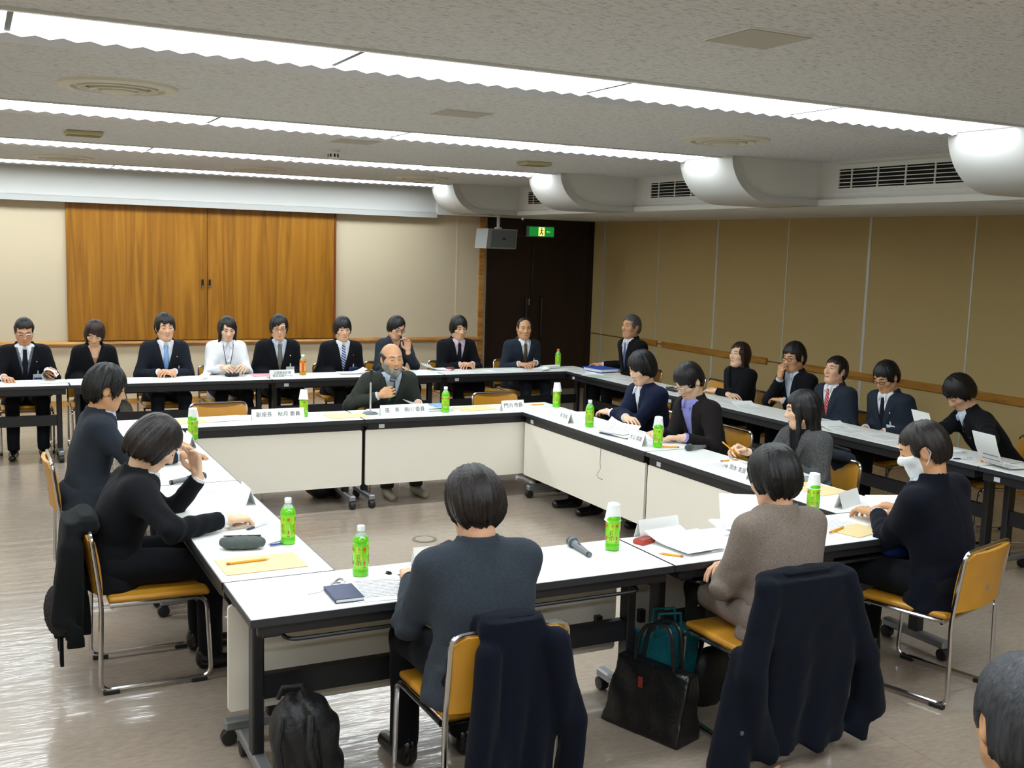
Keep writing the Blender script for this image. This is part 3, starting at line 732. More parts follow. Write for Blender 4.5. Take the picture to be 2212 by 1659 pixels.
def person(label, x, y, rz, P):
    """P: pose and outfit.  Built in the person's own frame: +y forward, +x their right."""
    s = P.get('s', 1.0); res = P.get('res', 1.0); seed = P.get('seed', 1.0); female = P.get('f', False)
    root = empty('person', (x, y, 0), R(rz), label, 'person', P.get('group'))
    Rz = rot('z', R(rz))
    Sk = skin('skin_'+P.get('skin', '#c99a7c').strip('#'), P.get('skin', '#c99a7c'))
    bw = P.get('bw', .90 if female else 1.0)                       # breadth of the torso
    pel = np.array((0, 0, P.get('pz', .53)))
    Rt = rot('z', R(P.get('twist', 0)))@rot('y', R(P.get('side', 0)))@rot('x', -R(P.get('lean', 6)))
    hu = P.get('hunch', .03); TL = s*P.get('tl', 1.0)
    def tl(Pp):
        q = ((Pp-pel.astype(f32))@Rt.astype(f32)); q = q/np.array((s*bw, s, TL), f32)
        q[:, 1] -= (hu*np.clip(q[:, 2]/.5, 0, 1.2)**2).astype(f32); return q.astype(f32)
    hy, hp, hr = P.get('head', (0, 8, 0))
    Rh = rot('z', R(hy))@rot('y', R(hr))@rot('x', -R(hp))
    hs = s*P.get('hs', 1.02)
    nd = P.get('neck', (0, .02+.0012*hp, .130 if not female else .128))
    if 'top' in P:                      # sit so that the crown of the head is at this place
        tp = P['top']; loc = pel+Rt@np.array((0, (-.005+hu)*s, .505*TL))+np.array(nd)*s+Rh@np.array((0, -.012, .121))*hs
        dz = tp[2]-.016-loc[2]; TL += min(.07, max(-.15, dz/(.505*max(.5, math.cos(R(P.get('lean', 6)))))))
        loc = pel+Rt@np.array((0, (-.005+hu)*s, .505*TL))+np.array(nd)*s+Rh@np.array((0, -.012, .121))*hs
        xy = np.array((tp[0], tp[1], 0))-Rz@np.array((loc[0], loc[1], 0)); root.location = (xy[0], xy[1], 0); x, y = float(xy[0]), float(xy[1])
    def w2l(p): return Rz.T@(np.array(p, float)-np.array((x, y, 0)))
    def tw(a, b, c): return pel+Rt@np.array((a*s*bw, (b+hu*(np.clip(c/.5, 0, 1.2))**2)*s, c*TL))
    Nb = tw(0, -.005, .505)
    # head
    Hc = Nb+np.array(nd)*s
    def h2w(p): return Hc+(Rh@np.asarray(p, float).T).T*hs if np.ndim(p) > 1 else Hc+Rh@np.array(p, float)*hs
    def hl(Pp): return (((Pp-Hc.astype(f32))@Rh.astype(f32))/hs).astype(f32)
    fh = make_head_sdf(P.get('face', {}))
    neckr = .050 if female else .058
    # arms
    L1, L2 = .285*s, .245*s
    SH = {}; EL = {}; WR = {}; hp_all = {}
    for sd, key in ((1, 'R'), (-1, 'L')):
        Sx = tw(sd*.158, -.008, .434)
        tgt = P.get(key, {})
        W0 = w2l(tgt['W']) if 'W' in tgt else np.array(tgt.get('w', (sd*.13, .30, .64)), float); pole = tgt.get('pole', (sd*.42, -.45, -.85))
        E_, W_ = ik(Sx, W0, pole, L1, L2); SH[sd], EL[sd], WR[sd] = Sx, E_, W_
        dr = np.array(tgt.get('d', (-sd*.35, 1, -.05)), float); up_ = np.array(tgt.get('up', (sd*.25, 0, 1)), float)
        if 'W' in tgt:
            if 'd' in tgt: dr = Rz.T@dr
            if 'up' in tgt: up_ = Rz.T@up_
        hp_all[sd] = hand_prims(W_+np.array(dr)/np.linalg.norm(dr)*.035*s, dr, up_, sd, tgt.get('curl', .3), tgt.get('spread', .5), tgt.get('thumb', .5))
    V = []; Q = []; nV = 0
    def put(VQ):
        nonlocal nV
        if len(VQ[0]): V.append(VQ[0]); Q.append(VQ[1]+nV); nV += len(VQ[0])
    # ---- body: head, neck and upper chest, then the hands, all one skin mesh
    def f_head(Pp):
        d = fh(hl(Pp))*hs
        d = smin(d, cone(Pp, Hc+Rh@np.array((0, -.018, -.055))*hs, Nb-Rt@np.array((0, .01, .05)), neckr*hs, (neckr+.004)*s), .022)
        return smin(d, loft_d(tl(Pp), TT, TA, TB_, off=-.024)*s, .016)
    lo = np.minimum(Hc-np.array((.10, .14, .15)), Nb-np.array((.10, .07, .13))); hi = np.maximum(Hc+np.array((.10, .14, .15)), Nb+np.array((.10, .12, .02)))
    put(nets(f_head, lo, hi,   .0062*res))
    for sd in (1, -1):
        if P.get('R' if sd == 1 else 'L', {}).get('hide'): continue
        pr = hp_all[sd]; aw = WR[sd]; ae = aw+(EL[sd]-aw)*.45
        def f_hand(Pp):
            d = None
            for (a, b, r1, r2) in pr:
                c = cone(Pp, a, b, r1*s, r2*s); d = c if d is None else smin(d, c, .0025)
            return smin(d, cone(Pp, ae, aw, .036*s, .027*s), .015)
        pts = np.array([q for p in pr for q in p[:2]]+[ae]); put(nets(f_hand, pts.min(0)-.045, pts.max(0)+.045, .0060*res))
    # hidden core so that the body is whole
    hips = {sd: pel+np.array((sd*.09, .0, -.005))*s for sd in (1, -1)}
    KN = {}; AN = {}
    for sd, key in ((1, 'KR'), (-1, 'KL')):
        k = np.array(P.get(key, (sd*.125, .43, .515)), float); a = np.array(P.get('A'+key[1], (sd*.125, .43, .09)), float); KN[sd], AN[sd] = k, a
    def f_core(Pp):
        d = loft_d(tl(Pp), TT, TA, TB_, off=-.03)*s
        for sd in (1, -1):
            d = smin(d, cone(Pp, SH[sd], EL[sd], .046*s, .038*s), .02); d = smin(d, cone(Pp, EL[sd], WR[sd], .037*s, .026*s), .01)
            d = smin(d, cone(Pp, hips[sd], KN[sd], .075*s, .05*s), .03); d = smin(d, cone(Pp, KN[sd], AN[sd], .048*s, .036*s), .015)
        return d
    pts = np.array([SH[1], SH[-1], EL[1], EL[-1], WR[1], WR[-1], KN[1], KN[-1], AN[1], AN[-1], Nb, pel]); clo, chi = pts.min(0)-.16, pts.max(0)+.16; clo[2] = max(clo[2], .0)
    put(nets(f_core, clo, chi, .022))
    np_mesh('body', np.concatenate(V), np.concatenate(Q), Sk, root)
    # ---- face details
    def fy(xs, zs):
        xs = np.asarray(xs, f32)+0*np.asarray(zs, f32); zs = np.asarray(zs, f32)+0*xs; ys = np.linspace(.135, .02, 60).astype(f32)
        G = np.stack([np.repeat(xs, 60), np.tile(ys, len(xs)), np.repeat(zs, 60)], 1); d = fh(G).reshape(len(xs), 60)
        k = np.clip((d < 0).argmax(1), 1, 59); i = np.arange(len(xs)); d0, d1 = d[i, k-1], d[i, k]; yv = ys[k-1]+(ys[k]-ys[k-1])*np.clip(d0/(d0-d1+1e-9), 0, 1)
        return yv
    def strip(name, xs, zs, hh, m, par=root, th=.0016):
        Vr, Fr = ribbon(list(zip(xs, fy(xs, zs), zs)), hh, th)
        return mesh_obj(name, h2w(np.array(Vr)), Fr, m, par, True)
    eo = P.get('eye', 1)
    if P.get('facefeat', True):
        for sd in (1, -1):
            u = np.linspace(0, 1, 7)
            bz = .034+.005*np.sin(u*math.pi*.8)-.002*u+P.get('browz', 0)
            strip('eyebrow', sd*(.014+.034*u), bz, .0028*np.sin(.35+u*2.4)+.0006, P.get('brow', M_brow))
            ez = .011+.0015*np.sin(u*math.pi)
            if eo: strip('eye', sd*(.018+.026*u), ez, (.0012+.0032*np.sin(u*math.pi))*eo, M_sclera)
            e = strip('eyelid_line', sd*(.017+.029*u), ez+(.0032*eo if eo else -.004), .0010+.0008*np.sin(u*math.pi), M_eye, th=.0022)
            if eo:
                u2 = np.linspace(0, 1, 4); strip('iris', sd*(.0265+.0095*u2), .0118+0*u2, .0036*eo*np.sin(.5+u2*2.1), M_eye, th=.0022)
        u = np.linspace(-1, 1, 9); mo = P.get('mouth', .0028)
        strip('mouth', .021*u, -.0605-.002*P.get('smile', 0)+.006*P.get('smile', 0)*u*u, mo*(1-.75*u*u)+.0008, P.get('lip', M_lip))
        if mo > .006: strip('teeth', .016*u, -.0580+.004*P.get('smile', 0)*u*u, .003*(1-.6*u*u), mat('teeth', '#d8d2c4', rough=.3), th=.0022)
    # ---- hair
    hm = P.get('hairmat', MATS.get('hair_black') or hair_mat('hair_black', '#0d0b0b'))
    H = P.get('hair', {}); fhair = hair_sdf(H, seed, P.get('face', {}).get('w', 1.0))
    ln = H.get('long', 0)
    Vh, Qh = nets(fhair, (-.14, -.16, -.14-ln*1.0), (.14, .15, .16), .0069*res)
    np_mesh('hair', h2w(Vh), Qh, hm, root)
    if P.get('beard'):
        def fb(p):
            Q_ = p.copy(); Q_[:, 0] = np.abs(Q_[:, 0]); d = fh(p)-.0045-.002*np.sin(70*p[:, 0]+40*p[:, 2])*np.sin(90*p[:, 2])
            z, yy, ax = p[:, 2], p[:, 1], Q_[:, 0]
            top = np.where(ax > .052, z+.02, z+.046); d = np.maximum(d, top); d = np.maximum(d, .005-yy)
            d = np.maximum(d, -ell(Q_, (0, .09, -.061), (.028, .05, .014)))
            d = np.maximum(d, -ell(Q_, (.038, .075, -.035), (.026, .05, .028)))
            return smin(d, ell(p, (0, .072, -.115), (.03, .026, .03)), .015)
        Vb, Qb = nets(fb, (-.1, -.02, -.17), (.1, .14, .0), .005)
        np_mesh('beard', h2w(Vb), Qb, P['beard'], root)
    # ---- clothes
    O = P.get('out', {}); jm = O.get('jacket'); sm = O.get('shirt'); tm = O.get('tie'); pm = O.get('trousers')
    v0, vw = O.get('v', (.16, .075)); coll = O.get('collar', True)
    axisN = (Hc+Rh@np.array((0, -.015, -.07))*hs)-Nb; axisN /= np.linalg.norm(axisN); axisN = .5*axisN+.5*(Rt@np.array((0, .12, 1))); axisN /= np.linalg.norm(axisN)
    fwd = Rt@np.array((0, 1.0, 0))
    wr = P.get('wr', .0055)
    def f_jack(Pp):
        q = tl(Pp); t = q[:, 2]; ax = np.abs(q[:, 0])
        d = loft_d(q, TT, TA, TB_)*s
        d = d-.012*sstep(.02, -.1, t)
        wv = vw*np.clip((t-v0)/(.50-v0), 0, 1.3)
        d = d+wr*(ripple(Pp, seed, 21)*.42+.35*ripple(Pp, seed+5, 47)*sstep(.35, .05, t))
        if jm: d = d+.0035*np.exp(-(q[:, 0]/.006)**2)*(q[:, 1] < 0)*(t < .44)
        if O.get('pockets', True): d = d-.004*((np.abs(ax-.125) < .058) & (np.abs(t-.02) < .026) & (q[:, 1] > -.06))
        if jm and v0 < .5:
            lap = ((ax > wv) & (ax < wv+.030+.055*np.clip((t-v0)/.3, 0, 1)*np.clip((.52-t)/.10, 0, 1)) & (q[:, 1] > .02) & (t > v0)).astype(f32)
            d = d-.006*lap
            d = smax(d, -np.maximum(np.maximum(ax-wv, -q[:, 1]+.01), v0-t)*s, .004)
            slit = np.maximum(np.maximum(np.abs(q[:, 0]-.006)-.003, .02-q[:, 1]), t-v0); d = np.maximum(d, -np.maximum(slit, -(d+.008)))
        for sd in (1, -1):
            aj = cone(Pp, SH[sd], EL[sd], .064*s, .053*s); fa = cone(Pp, EL[sd], WR[sd], .053*s, .041*s)
            u = (WR[sd]-EL[sd]); u = (u/np.linalg.norm(u)).astype(f32); fa = np.maximum(fa, (Pp-WR[sd].astype(f32))@u)
            el = nrm(Pp-EL[sd].astype(f32)); fold = np.exp(-(el/.13)**2)*.0065*np.sin(((Pp-EL[sd].astype(f32))@u)*88+seed+2*np.sin(Pp[:, 2]*30))
            aj = smin(aj, fa, .025)+fold.astype(f32)
            d = smin(d, aj, .06)
        if O.get('jcollar', True):
            a0 = Nb-axisN*.045*s; rel = Pp-a0.astype(f32); hgt = rel@axisN.astype(f32)
            rad = nrm(rel-hgt[:, None]*axisN.astype(f32)); cb = np.maximum(np.abs(rad-(.088-.24*hgt))-.0075, np.maximum(hgt-.076*s, -hgt))
            cb = np.maximum(cb, (rel@fwd.astype(f32))-.03*s); d = smin(d, cb, .008)
        return d
    lo = np.min([SH[1], SH[-1], EL[1], EL[-1], WR[1], WR[-1], tw(.23, .16, -.1), tw(-.23, -.17, -.1), tw(.23, .1, .4), tw(-.23, -.16, .4)], 0)-.09
    hi = np.max([SH[1], SH[-1], EL[1], EL[-1], WR[1], WR[-1], tw(.23, .16, -.1), tw(-.23, .17, -.1), tw(.23, .12, .3), Nb+.04, tw(-.23, .16, .0)], 0)+.09
    lo[2] = max(lo[2], .36)
    if jm: sdf_obj(O.get('jname', 'jacket'), f_jack, lo, hi, .0115*res, jm, root)
    if sm:
        def f_shirt(Pp):
            q = tl(Pp); d = np.maximum(np.maximum(loft_d(q, TT, TA, TB_, off=-.011)*s, .04-q[:, 2]), np.abs(q[:, 0])-.145)
            if coll:
                a0 = Nb-axisN*.035*s; rel = Pp-a0.astype(f32); hgt = rel@axisN.astype(f32); rad = nrm(rel-hgt[:, None]*axisN.astype(f32)); fr = rel@fwd.astype(f32)
                R0 = (neckr+.010)*s
                cb = np.maximum(rad-(R0+.006-.10*hgt), np.maximum(hgt-(.056-.10*np.maximum(fr, 0))*s, -hgt))
                op = np.maximum(np.abs(q[:, 0])-.10*np.clip(hgt-O.get('copen', .03), 0, .1)-(.001), -fr); cb = np.maximum(cb, -op) if O.get('copen', .03) < .05 else cb
                d = smin(d, cb, .006)
                for sd in (1, -1):
                    p0 = tw(sd*.022, .070, .505); p1 = tw(sd*O.get('cx', .042), .104, .435); d = np.minimum(d, cone(Pp, p0, p1, .0135, .005))
            return d
        sdf_obj('shirt', f_shirt, lo, hi, .0095*res, sm, root)
    if sm:
        for sd in (1, -1):
            u = (WR[sd]-EL[sd]); u = u/np.linalg.norm(u); e2 = WR[sd]+u*.015*s
            MB().tube([e2-u*.06*s, e2-u*.03*s, e2-u*.002, e2, e2-u*.004], [.036*s, .0355*s, .0345*s, .0335*s, .029*s], 16).build('cuff', sm, root, True)
    if jm and O.get('jcollar', True) and v0 < .5:
        for sd in (1, -1):
            tt = np.linspace(v0+.005, .492, 16); Vl = []; Fl = []
            for t in tt:
                wv = vw*(t-v0)/(.50-v0); g_ = (t-v0)/(.50-v0)
                wid = np.interp(g_, [0, .15, .62, .70, .705, .74, 1], [.006, .026, .060, .064, .040, .046, .022])
                for k_, (xx, e) in enumerate(((wv-.004, .004), (wv+wid*.35, .011), (wv+wid, .008), (wv+wid, -.006))):
                    aa = np.interp(t, TT, TA); bb = np.interp(t, TT, TB_); Vl.append(tw(sd*xx, bb*max(0, 1-(xx/aa)**2.4)**(1/2.4)+e, t))
            for i in range(len(tt)-1):
                for j in range(3): Fl.append((4*i+j, 4*i+j+1, 4*i+5+j, 4*i+4+j) if sd == 1 else (4*i+4+j, 4*i+5+j, 4*i+j+1, 4*i+j))
                Fl.append((4*i+3, 4*i, 4*i+4, 4*i+7) if sd == 1 else (4*i+7, 4*i+4, 4*i, 4*i+3))
            lp = mesh_obj('lapel', Vl, Fl, jm, root, True)
            try: lp.data.set_sharp_from_angle(angle=R(35))
            except Exception: pass
    if tm:
        ts = np.linspace(.475, v0-.03, 14); wd = np.interp(ts, [v0-.03, .25, .44, .455, .475], [.040, .034, .017, .021, .016])
        def yfront(t, xx):
            a = np.interp(t, TT, TA)-.011; b = np.interp(t, TT, TB_)-.011
            return b*max(0, 1-(abs(xx)/a)**2.4)**(1/2.4)
        Vt = []; Ft = []
        for t, w_ in zip(ts, wd):
            kn = .010 if t > .44 else .004
            for xx, e in ((-w_, 0), (-w_*.3, kn), (w_*.3, kn), (w_, 0)): Vt.append(tw(xx, yfront(t, xx)+.004+e, t))
        for i in range(len(ts)-1):
            for j in range(3): Ft.append((4*i+j, 4*i+j+1, 4*i+5+j, 4*i+4+j))
        n0 = len(Vt); Vt += [np.array(v)-fwd*.012 for v in Vt]; Ft += [tuple(n0+i for i in q[::-1]) for q in Ft]
        for i in range(len(ts)-1): Ft += [(4*i, 4*i+4, n0+4*i+4, n0+4*i), (4*i+3, n0+4*i+3, n0+4*i+7, 4*i+7)]
        mesh_obj('necktie', Vt, Ft, tm, root, True)
    if O.get('vest'):
        def f_vest(Pp):
            q = tl(Pp); t = q[:, 2]; ax = np.abs(q[:, 0]); d = loft_d(q, TT, TA, TB_, off=-.005)*s
            wv = .055*np.clip((t-.26)/(.22), 0, 1.3); d = np.maximum(d, -np.maximum(np.maximum(ax-wv, -q[:, 1]), .26-t)); d = np.maximum(d, t-.5); return d
        sdf_obj('waistcoat', f_vest, lo, hi, .0105*res, O['vest'], root)
    if pm:
        skirt = O.get('skirt')
        def f_leg(Pp):
            d = ell(Pp, pel+np.array((0, -.02, -.01)), (.185*s*bw, .150*s, .105*s))
            for sd in (1, -1):
                d = smin(d, cone(Pp, hips[sd], KN[sd], .092*s, .066*s), .05 if not skirt else .09)
                if not skirt:
                    lg = cone(Pp, KN[sd], AN[sd], .064*s, .055*s); d = smin(d, lg, .02)
            if skirt: d = np.maximum(d, (Pp[:, 1]-KN[1][1]+.09)); d = np.maximum(d, .40-Pp[:, 2])
            else: d = np.maximum(d, AN[1][2]-.02-Pp[:, 2])
            return d+.0035*ripple(Pp, seed+2, 22)*.6
        pts = np.array([KN[1], KN[-1], AN[1], AN[-1], pel+np.array((.2, -.17, -.1)), pel+np.array((-.2, 0, .1))])
        l2, h2 = pts.min(0)-.09, pts.max(0)+.09; l2[2] = max(.03, l2[2])
        sdf_obj('skirt' if skirt else 'trousers', f_leg, l2, h2, .016*res, pm, root)
        if skirt:
            for sd in (1, -1):
                def f_st(Pp): return smin(cone(Pp, hips[sd]+(KN[sd]-hips[sd])*.7, KN[sd], .062, .056), cone(Pp, KN[sd], AN[sd], .05, .034), .02)
                p2 = np.array([hips[sd]+(KN[sd]-hips[sd])*.6, KN[sd], AN[sd]]); sdf_obj('stocking', f_st, p2.min(0)-.08, p2.max(0)+.08, .012, O.get('hose', pm), root)
    shm = O.get('shoes', mat('shoe_black', '#0d0c0c', rough=.25))
    for sd in (1, -1):
        if P.get('noshoe'): break
        a = AN[sd]; fd = np.array(P.get('foot', (sd*.12, 1, 0)), float); fd /= np.linalg.norm(fd)
        lift = P.get('lift', 0)
        h0 = np.array((a[0], a[1], max(.036, a[2]-.055)))-fd*.03; t0 = h0+fd*.19; t0[2] = .030
        def f_shoe(Pp):
            d = smin(cone(Pp, h0, t0, .037*s, .033*s), cone(Pp, h0+np.array((0, 0, .045)), h0+fd*.05, .036*s, .036*s), .03); return np.maximum(d, .002-Pp[:, 2])
        p2 = np.array([h0, t0, h0+np.array((0, 0, .05))]); sdf_obj('shoe', f_shoe, p2.min(0)-.055, p2.max(0)+.055, .009, shm, root)
    # ---- accessories
    if P.get('glasses'):
        gm = P['glasses']; mb = MB()
        for sd in (1, -1):
            pts = []
            for k in range(14):
                a = 2*math.pi*k/14; ca, sa = math.cos(a), math.sin(a)
                gx, gz = .0245*np.sign(ca)*abs(ca)**.6, P.get('gh', .014)*np.sign(sa)*abs(sa)**.6
                pts.append(h2w(np.array((sd*.033+gx, .103-.25*max(0, abs(sd*.033+gx)-.03), .008+gz))))
            mb.tube(pts, .0019, 6, closed=True)
            mb.tube([h2w(np.array((sd*.057, .096, .014))), h2w(np.array((sd*.078, .05, .014))), h2w(np.array((sd*.083, -.012, .012)))], .0019, 6)
        mb.tube([h2w(np.array((-.009, .105, .011))), h2w(np.array((0, .108, .014))), h2w(np.array((.009, .105, .011)))], .0018, 6)
        mb.build('glasses', gm, root, True)
    def chest(xx, t, lift=.012):
        a = np.interp(t, TT, TA); b = np.interp(t, TT, TB_); return tw(xx, b*max(0, 1-(abs(xx)/a)**2.4)**(1/2.4)+lift, t)
    def card(name, xx, t, w_, h_, m, par=root):
        cx = Rt@np.array((1, 0, 0)); cz = Rt@np.array((0, .12, 1)); c = chest(xx, t, .018)
        vs = [c+cx*a*w_+cz*b*h_+fwd*e for e in (0, .003) for a, b in ((-.5, -.5), (.5, -.5), (.5, .5), (-.5, .5))]
        return mesh_obj(name, vs, [(0, 1, 2, 3), (7, 6, 5, 4), (0, 4, 5, 1), (1, 5, 6, 2), (2, 6, 7, 3), (3, 7, 4, 0)], m, par)
    if P.get('badge'):
        bx, bt, bm_, bm2 = P['badge']
        b = card('name_badge', bx, bt, .085, .058, bm_)
        c2 = card('badge_band', bx, bt-.012, .07, .014, bm2, b); c2.location = tuple(fwd*.002)
        card('badge_clip', bx, bt+.045, .012, .04, mat('clip_plastic', '#c8ccd0', rough=.3), b)
    if P.get('pin'): card('lapel_pin', P['pin'][0], P['pin'][1], .010, .010, P['pin'][2])
    if P.get('lanyard'):
        mb = MB()
        for sd in (1, -1): mb.tube([tw(sd*.062, .03, .515)]+[chest(sd*(.06-.052*u), .47-.27*u, .016) for u in np.linspace(0, 1, 6)], .003, 6)
        mb.build('lanyard', P['lanyard'], root, True)
    if P.get('mask'):
        def fm(p):
            d = fh(p)-.006; d = np.maximum(d, p[:, 2]-.002); d = np.maximum(d, -.108-p[:, 2]); d = np.maximum(d, .020-p[:, 1]); return d
        Vb, Qb = nets(fm, (-.1, 0, -.14), (.1, .15, .03), .006); mk = np_mesh('face_mask', h2w(Vb), Qb, P['mask'], root)
        for sd in (1, -1):
            MB().tube([h2w(np.array(p)) for p in ((sd*.064, .028, -.012), (sd*.076, .0, .02), (sd*.086, -.03, .022), (sd*.088, -.038, -.005), (sd*.078, -.01, -.045), (sd*.062, .025, -.075))], .0022, 6).build('ear_loop', P['mask'], mk, True)
    if P.get('watch'):
        sd = P['watch']; u = (WR[sd]-EL[sd]); u /= np.linalg.norm(u); c = WR[sd]+u*.006; a = np.cross(u, (0, 0, 1.0)); a /= np.linalg.norm(a); b = np.cross(a, u)
        MB().tube([c+a*.034*math.cos(k*math.pi/6)+b*.030*math.sin(k*math.pi/6) for k in range(12)], .006, 6, closed=True).build('wristwatch', mat('watch_steel', '#bfc3c8', rough=.25, metal=.9), root, True)
    bones = dict(x=x, y=y, rz=rz, Rz=Rz, EL=EL, WR=WR, SH=SH, Nb=Nb, Hc=Hc, h2w=h2w, tw=tw, chest=chest, Rt=Rt, hands=hp_all)
    return root, bones
# ------------------------------------------------------------------ the people
HB = hair_mat('hair_black', '#0f0d0d'); HBr = hair_mat('hair_brown', '#27150f'); HDb = hair_mat('hair_dark_brown', '#1b1311')
HG = hair_mat('hair_grey', '#4d4d4e', .5); HGr = hair_mat('beard_grey', '#84827c', .7); HSalt = hair_mat('hair_salt', '#2c2d31', .4)
Cblk = cloth('suit_black', '#111216'); Cnavy = cloth('suit_navy', '#171a26'); Cchar = cloth('suit_charcoal', '#2c3139'); Cgrey = cloth('suit_grey', '#343a42', vs=260, var=.25)
Cink = cloth('suit_ink', '#1a1d25'); Cslate = cloth('suit_slate', '#262d38'); Ctaupe = cloth('wool_taupe', '#7b6f66', vs=220, var=.28); Ctweed = cloth('tweed', '#4a4a4a', vs=160, var=.6)
Colive = cloth('suit_dark_olive', '#2e312c'); Cbrn = cloth('jacket_dark_brown', '#211d1d'); Csweat = cloth('sweater_navy', '#141a30'); Ccoat = cloth('coat_dark_navy', '#0e101a')
Swht = cloth('shirt_white', '#dfe1e6', var=.03); Sblu = cloth('shirt_pale_blue', '#b9c6d4', var=.03); Slav = cloth('shirt_lavender', '#8f8fd0', var=.04); Spnk = cloth('shirt_pale_pink', '#cdbfca', var=.03)
Scard = cloth('cardigan_white', '#e6e8ea', var=.05, vs=220); Sgry = cloth('blouse_grey', '#70767e')
def stripes(name, c1, c2, sc_=(60, 60, 60), rotz=.7, thr=.5):
    m = mat(name, c1, rough=.5); nt, b = nodes(m)
    tc = nt.nodes.new('ShaderNodeTexCoord'); mp = nt.nodes.new('ShaderNodeMapping'); mp.inputs['Rotation'].default_value = (0, rotz, 0)
    wv = nt.nodes.new('ShaderNodeTexWave'); wv.bands_direction = 'Z'; wv.inputs['Scale'].default_value = sc_[0]
    r = nt.nodes.new('ShaderNodeValToRGB'); r.color_ramp.interpolation = 'CONSTANT'; r.color_ramp.elements[0].color = srgb(c1); r.color_ramp.elements[1].color = srgb(c2); r.color_ramp.elements[1].position = thr
    nt.links.new(tc.outputs['Object'], mp.inputs[0]); nt.links.new(mp.outputs[0], wv.inputs['Vector']); nt.links.new(wv.outputs[0], r.inputs[0]); nt.links.new(r.outputs[0], b.inputs['Base Color'])
    return m
Tdark = cloth('tie_dark', '#1b1a26'); Tblu = mat('tie_sky_blue', '#7ba6d6', rough=.45, var=.06, vscale=80); Tpat = stripes('tie_check', '#20242a', '#a9a69a', (30, 30, 30), .8, .8)
Tstr = stripes('tie_blue_stripe', '#2b3f78', '#c3cbe0', (14, 14, 14), .6, .6); Tgold = stripes('tie_gold_stripe', '#2a2622', '#8c7648', (18, 18, 18), .7, .7)
Tgrn = mat('tie_green', '#12382a', rough=.5, var=.2, vscale=90); Tred = stripes('tie_red', '#a01524', '#d9b3ae', (16, 16, 16), .8, .85); Tgb = mat('tie_grey_blue', '#4a587e', rough=.5)
Gblk = mat('glasses_black', '#111113', rough=.3); Gmet = mat('glasses_metal', '#b9bac0', rough=.25, metal=.9)
Bwht = mat('badge_white', '#e4e8ea', rough=.4); Bblu = mat('badge_blue', '#2a4f9c', rough=.4); Bgrn = mat('badge_green', '#3c7a5a', rough=.4); Bred = mat('badge_red', '#8c3140', rough=.4)
Pgold = mat('pin_gold', '#c8b36a', rough=.3, metal=.7); Pred = mat('pin_red', '#b03040', rough=.4)
SKN = '#d3a483'; SK2 = '#c8966f'; SK3 = '#dcb496'; SK4 = '#c28d69'
clasp = lambda X, Y, Z=.745, dx=.075: dict(R=dict(W=(X-dx, Y, Z), d=(.8, -.45, 0), up=(0, -.3, 1), curl=.55, pole=(.5, -.15, -.8)), L=dict(W=(X+dx, Y, Z), d=(-.8, -.45, .1), up=(0, -.3, 1), curl=.55, pole=(-.5, -.15, -.8)))
lap = dict(R=dict(w=(.10, .22, .66), hide=False, d=(-.4, 1, -.3)), L=dict(w=(-.10, .22, .66), d=(.4, 1, -.3)))
def suit(j, sh=Swht, tie=None, tr=None, **k): return dict(jacket=j, shirt=sh, tie=tie, trousers=tr or j, **k)
PB = {}
def pp(key, label, top, rz, **k):
    k['top'] = top; k.setdefault('seed', 1+len(PB)*.73); PB[key] = person(label, 0, 0, rz, k); return PB[key]

# outer row facing the camera, left to right
pp('b1', 'man in dark suit, waistcoat and metal glasses reading at the far left end', (-3.552, 3.12, 1.256), 180, head=(0, 24, 0), lean=8, s=.97, skin=SK4, glasses=Gmet, hair=dict(th=.010, zf=.068, jag=.004, zs=.0, side=.002), out=suit(Cblk, Swht, Tdark, vest=cloth('waistcoat_grey', '#5d636b'), v=(.10, .085)), badge=(-.11, .20, Bwht, Bblu), pin=(-.10, .36, Pgold), eye=0,
   R=dict(W=(-3.74, 2.90, .735), d=(.3, -1, 0), up=(0, 0, 1)), L=dict(W=(-3.37, 2.98, .775), d=(.0, -1, .1), up=(-.8, 0, .5), curl=.55))
pp('b2', 'woman with brown bob in a black jacket, head bowed, second from left at the back', (-2.945, 3.10, 1.222), 180, f=True, head=(-6, 36, -4), lean=8, s=.93, skin=SKN, hairmat=HBr, hair=dict(bob=.006, ear=False, zb=-.125, zs=-.105, wf=.046, zf=.045, sweep=.55, th=.016, jag=.005), out=suit(Cblk, None, None, v=(.30, .07)), eye=0, **lap)
pp('b3', 'young man with light blue tie and closed eyes, hands clasped on the table', (-2.315, 3.12, 1.294), 180, head=(4, 6, 3), lean=7, s=.99, skin=SKN, hair=dict(th=.02, zf=.058, jag=.010, amp=.006, sweep=.12, zs=-.02, top=.006), out=suit(Cink, Swht, Tblu), eye=0, pin=(-.10, .37, Pgold), badge=(-.12, .21, Bwht, Bblu), **clasp(-2.33, 2.925))
pp('b4', 'woman in white cardigan with long black hair holding a sheet of paper', (-1.708, 3.12, 1.266), 180, f=True, head=(0, 20, 0), lean=6, s=.94, skin=SK3, hair=dict(long=.24, lw=-.012, ear=False, zb=-.13, zs=-.10, wf=.050, zf=.058, th=.012, sweep=.5, jag=.004, locks=((1, .055, .26), (-1, .03, .22))), out=dict(jacket=Scard, shirt=Swht, tie=None, trousers=cloth('skirt_black', '#131317'), v=(.30, .06), jcollar=False), eye=.6, lanyard=mat('lanyard_navy', '#1d2c5a', rough=.6),
   R=dict(W=(-1.81, 2.93, .775), d=(.35, -1, .1), up=(-.6, 0, .8), curl=.5), L=dict(W=(-1.60, 2.93, .775), d=(-.25, -1, .1), up=(.6, 0, .8), curl=.5))
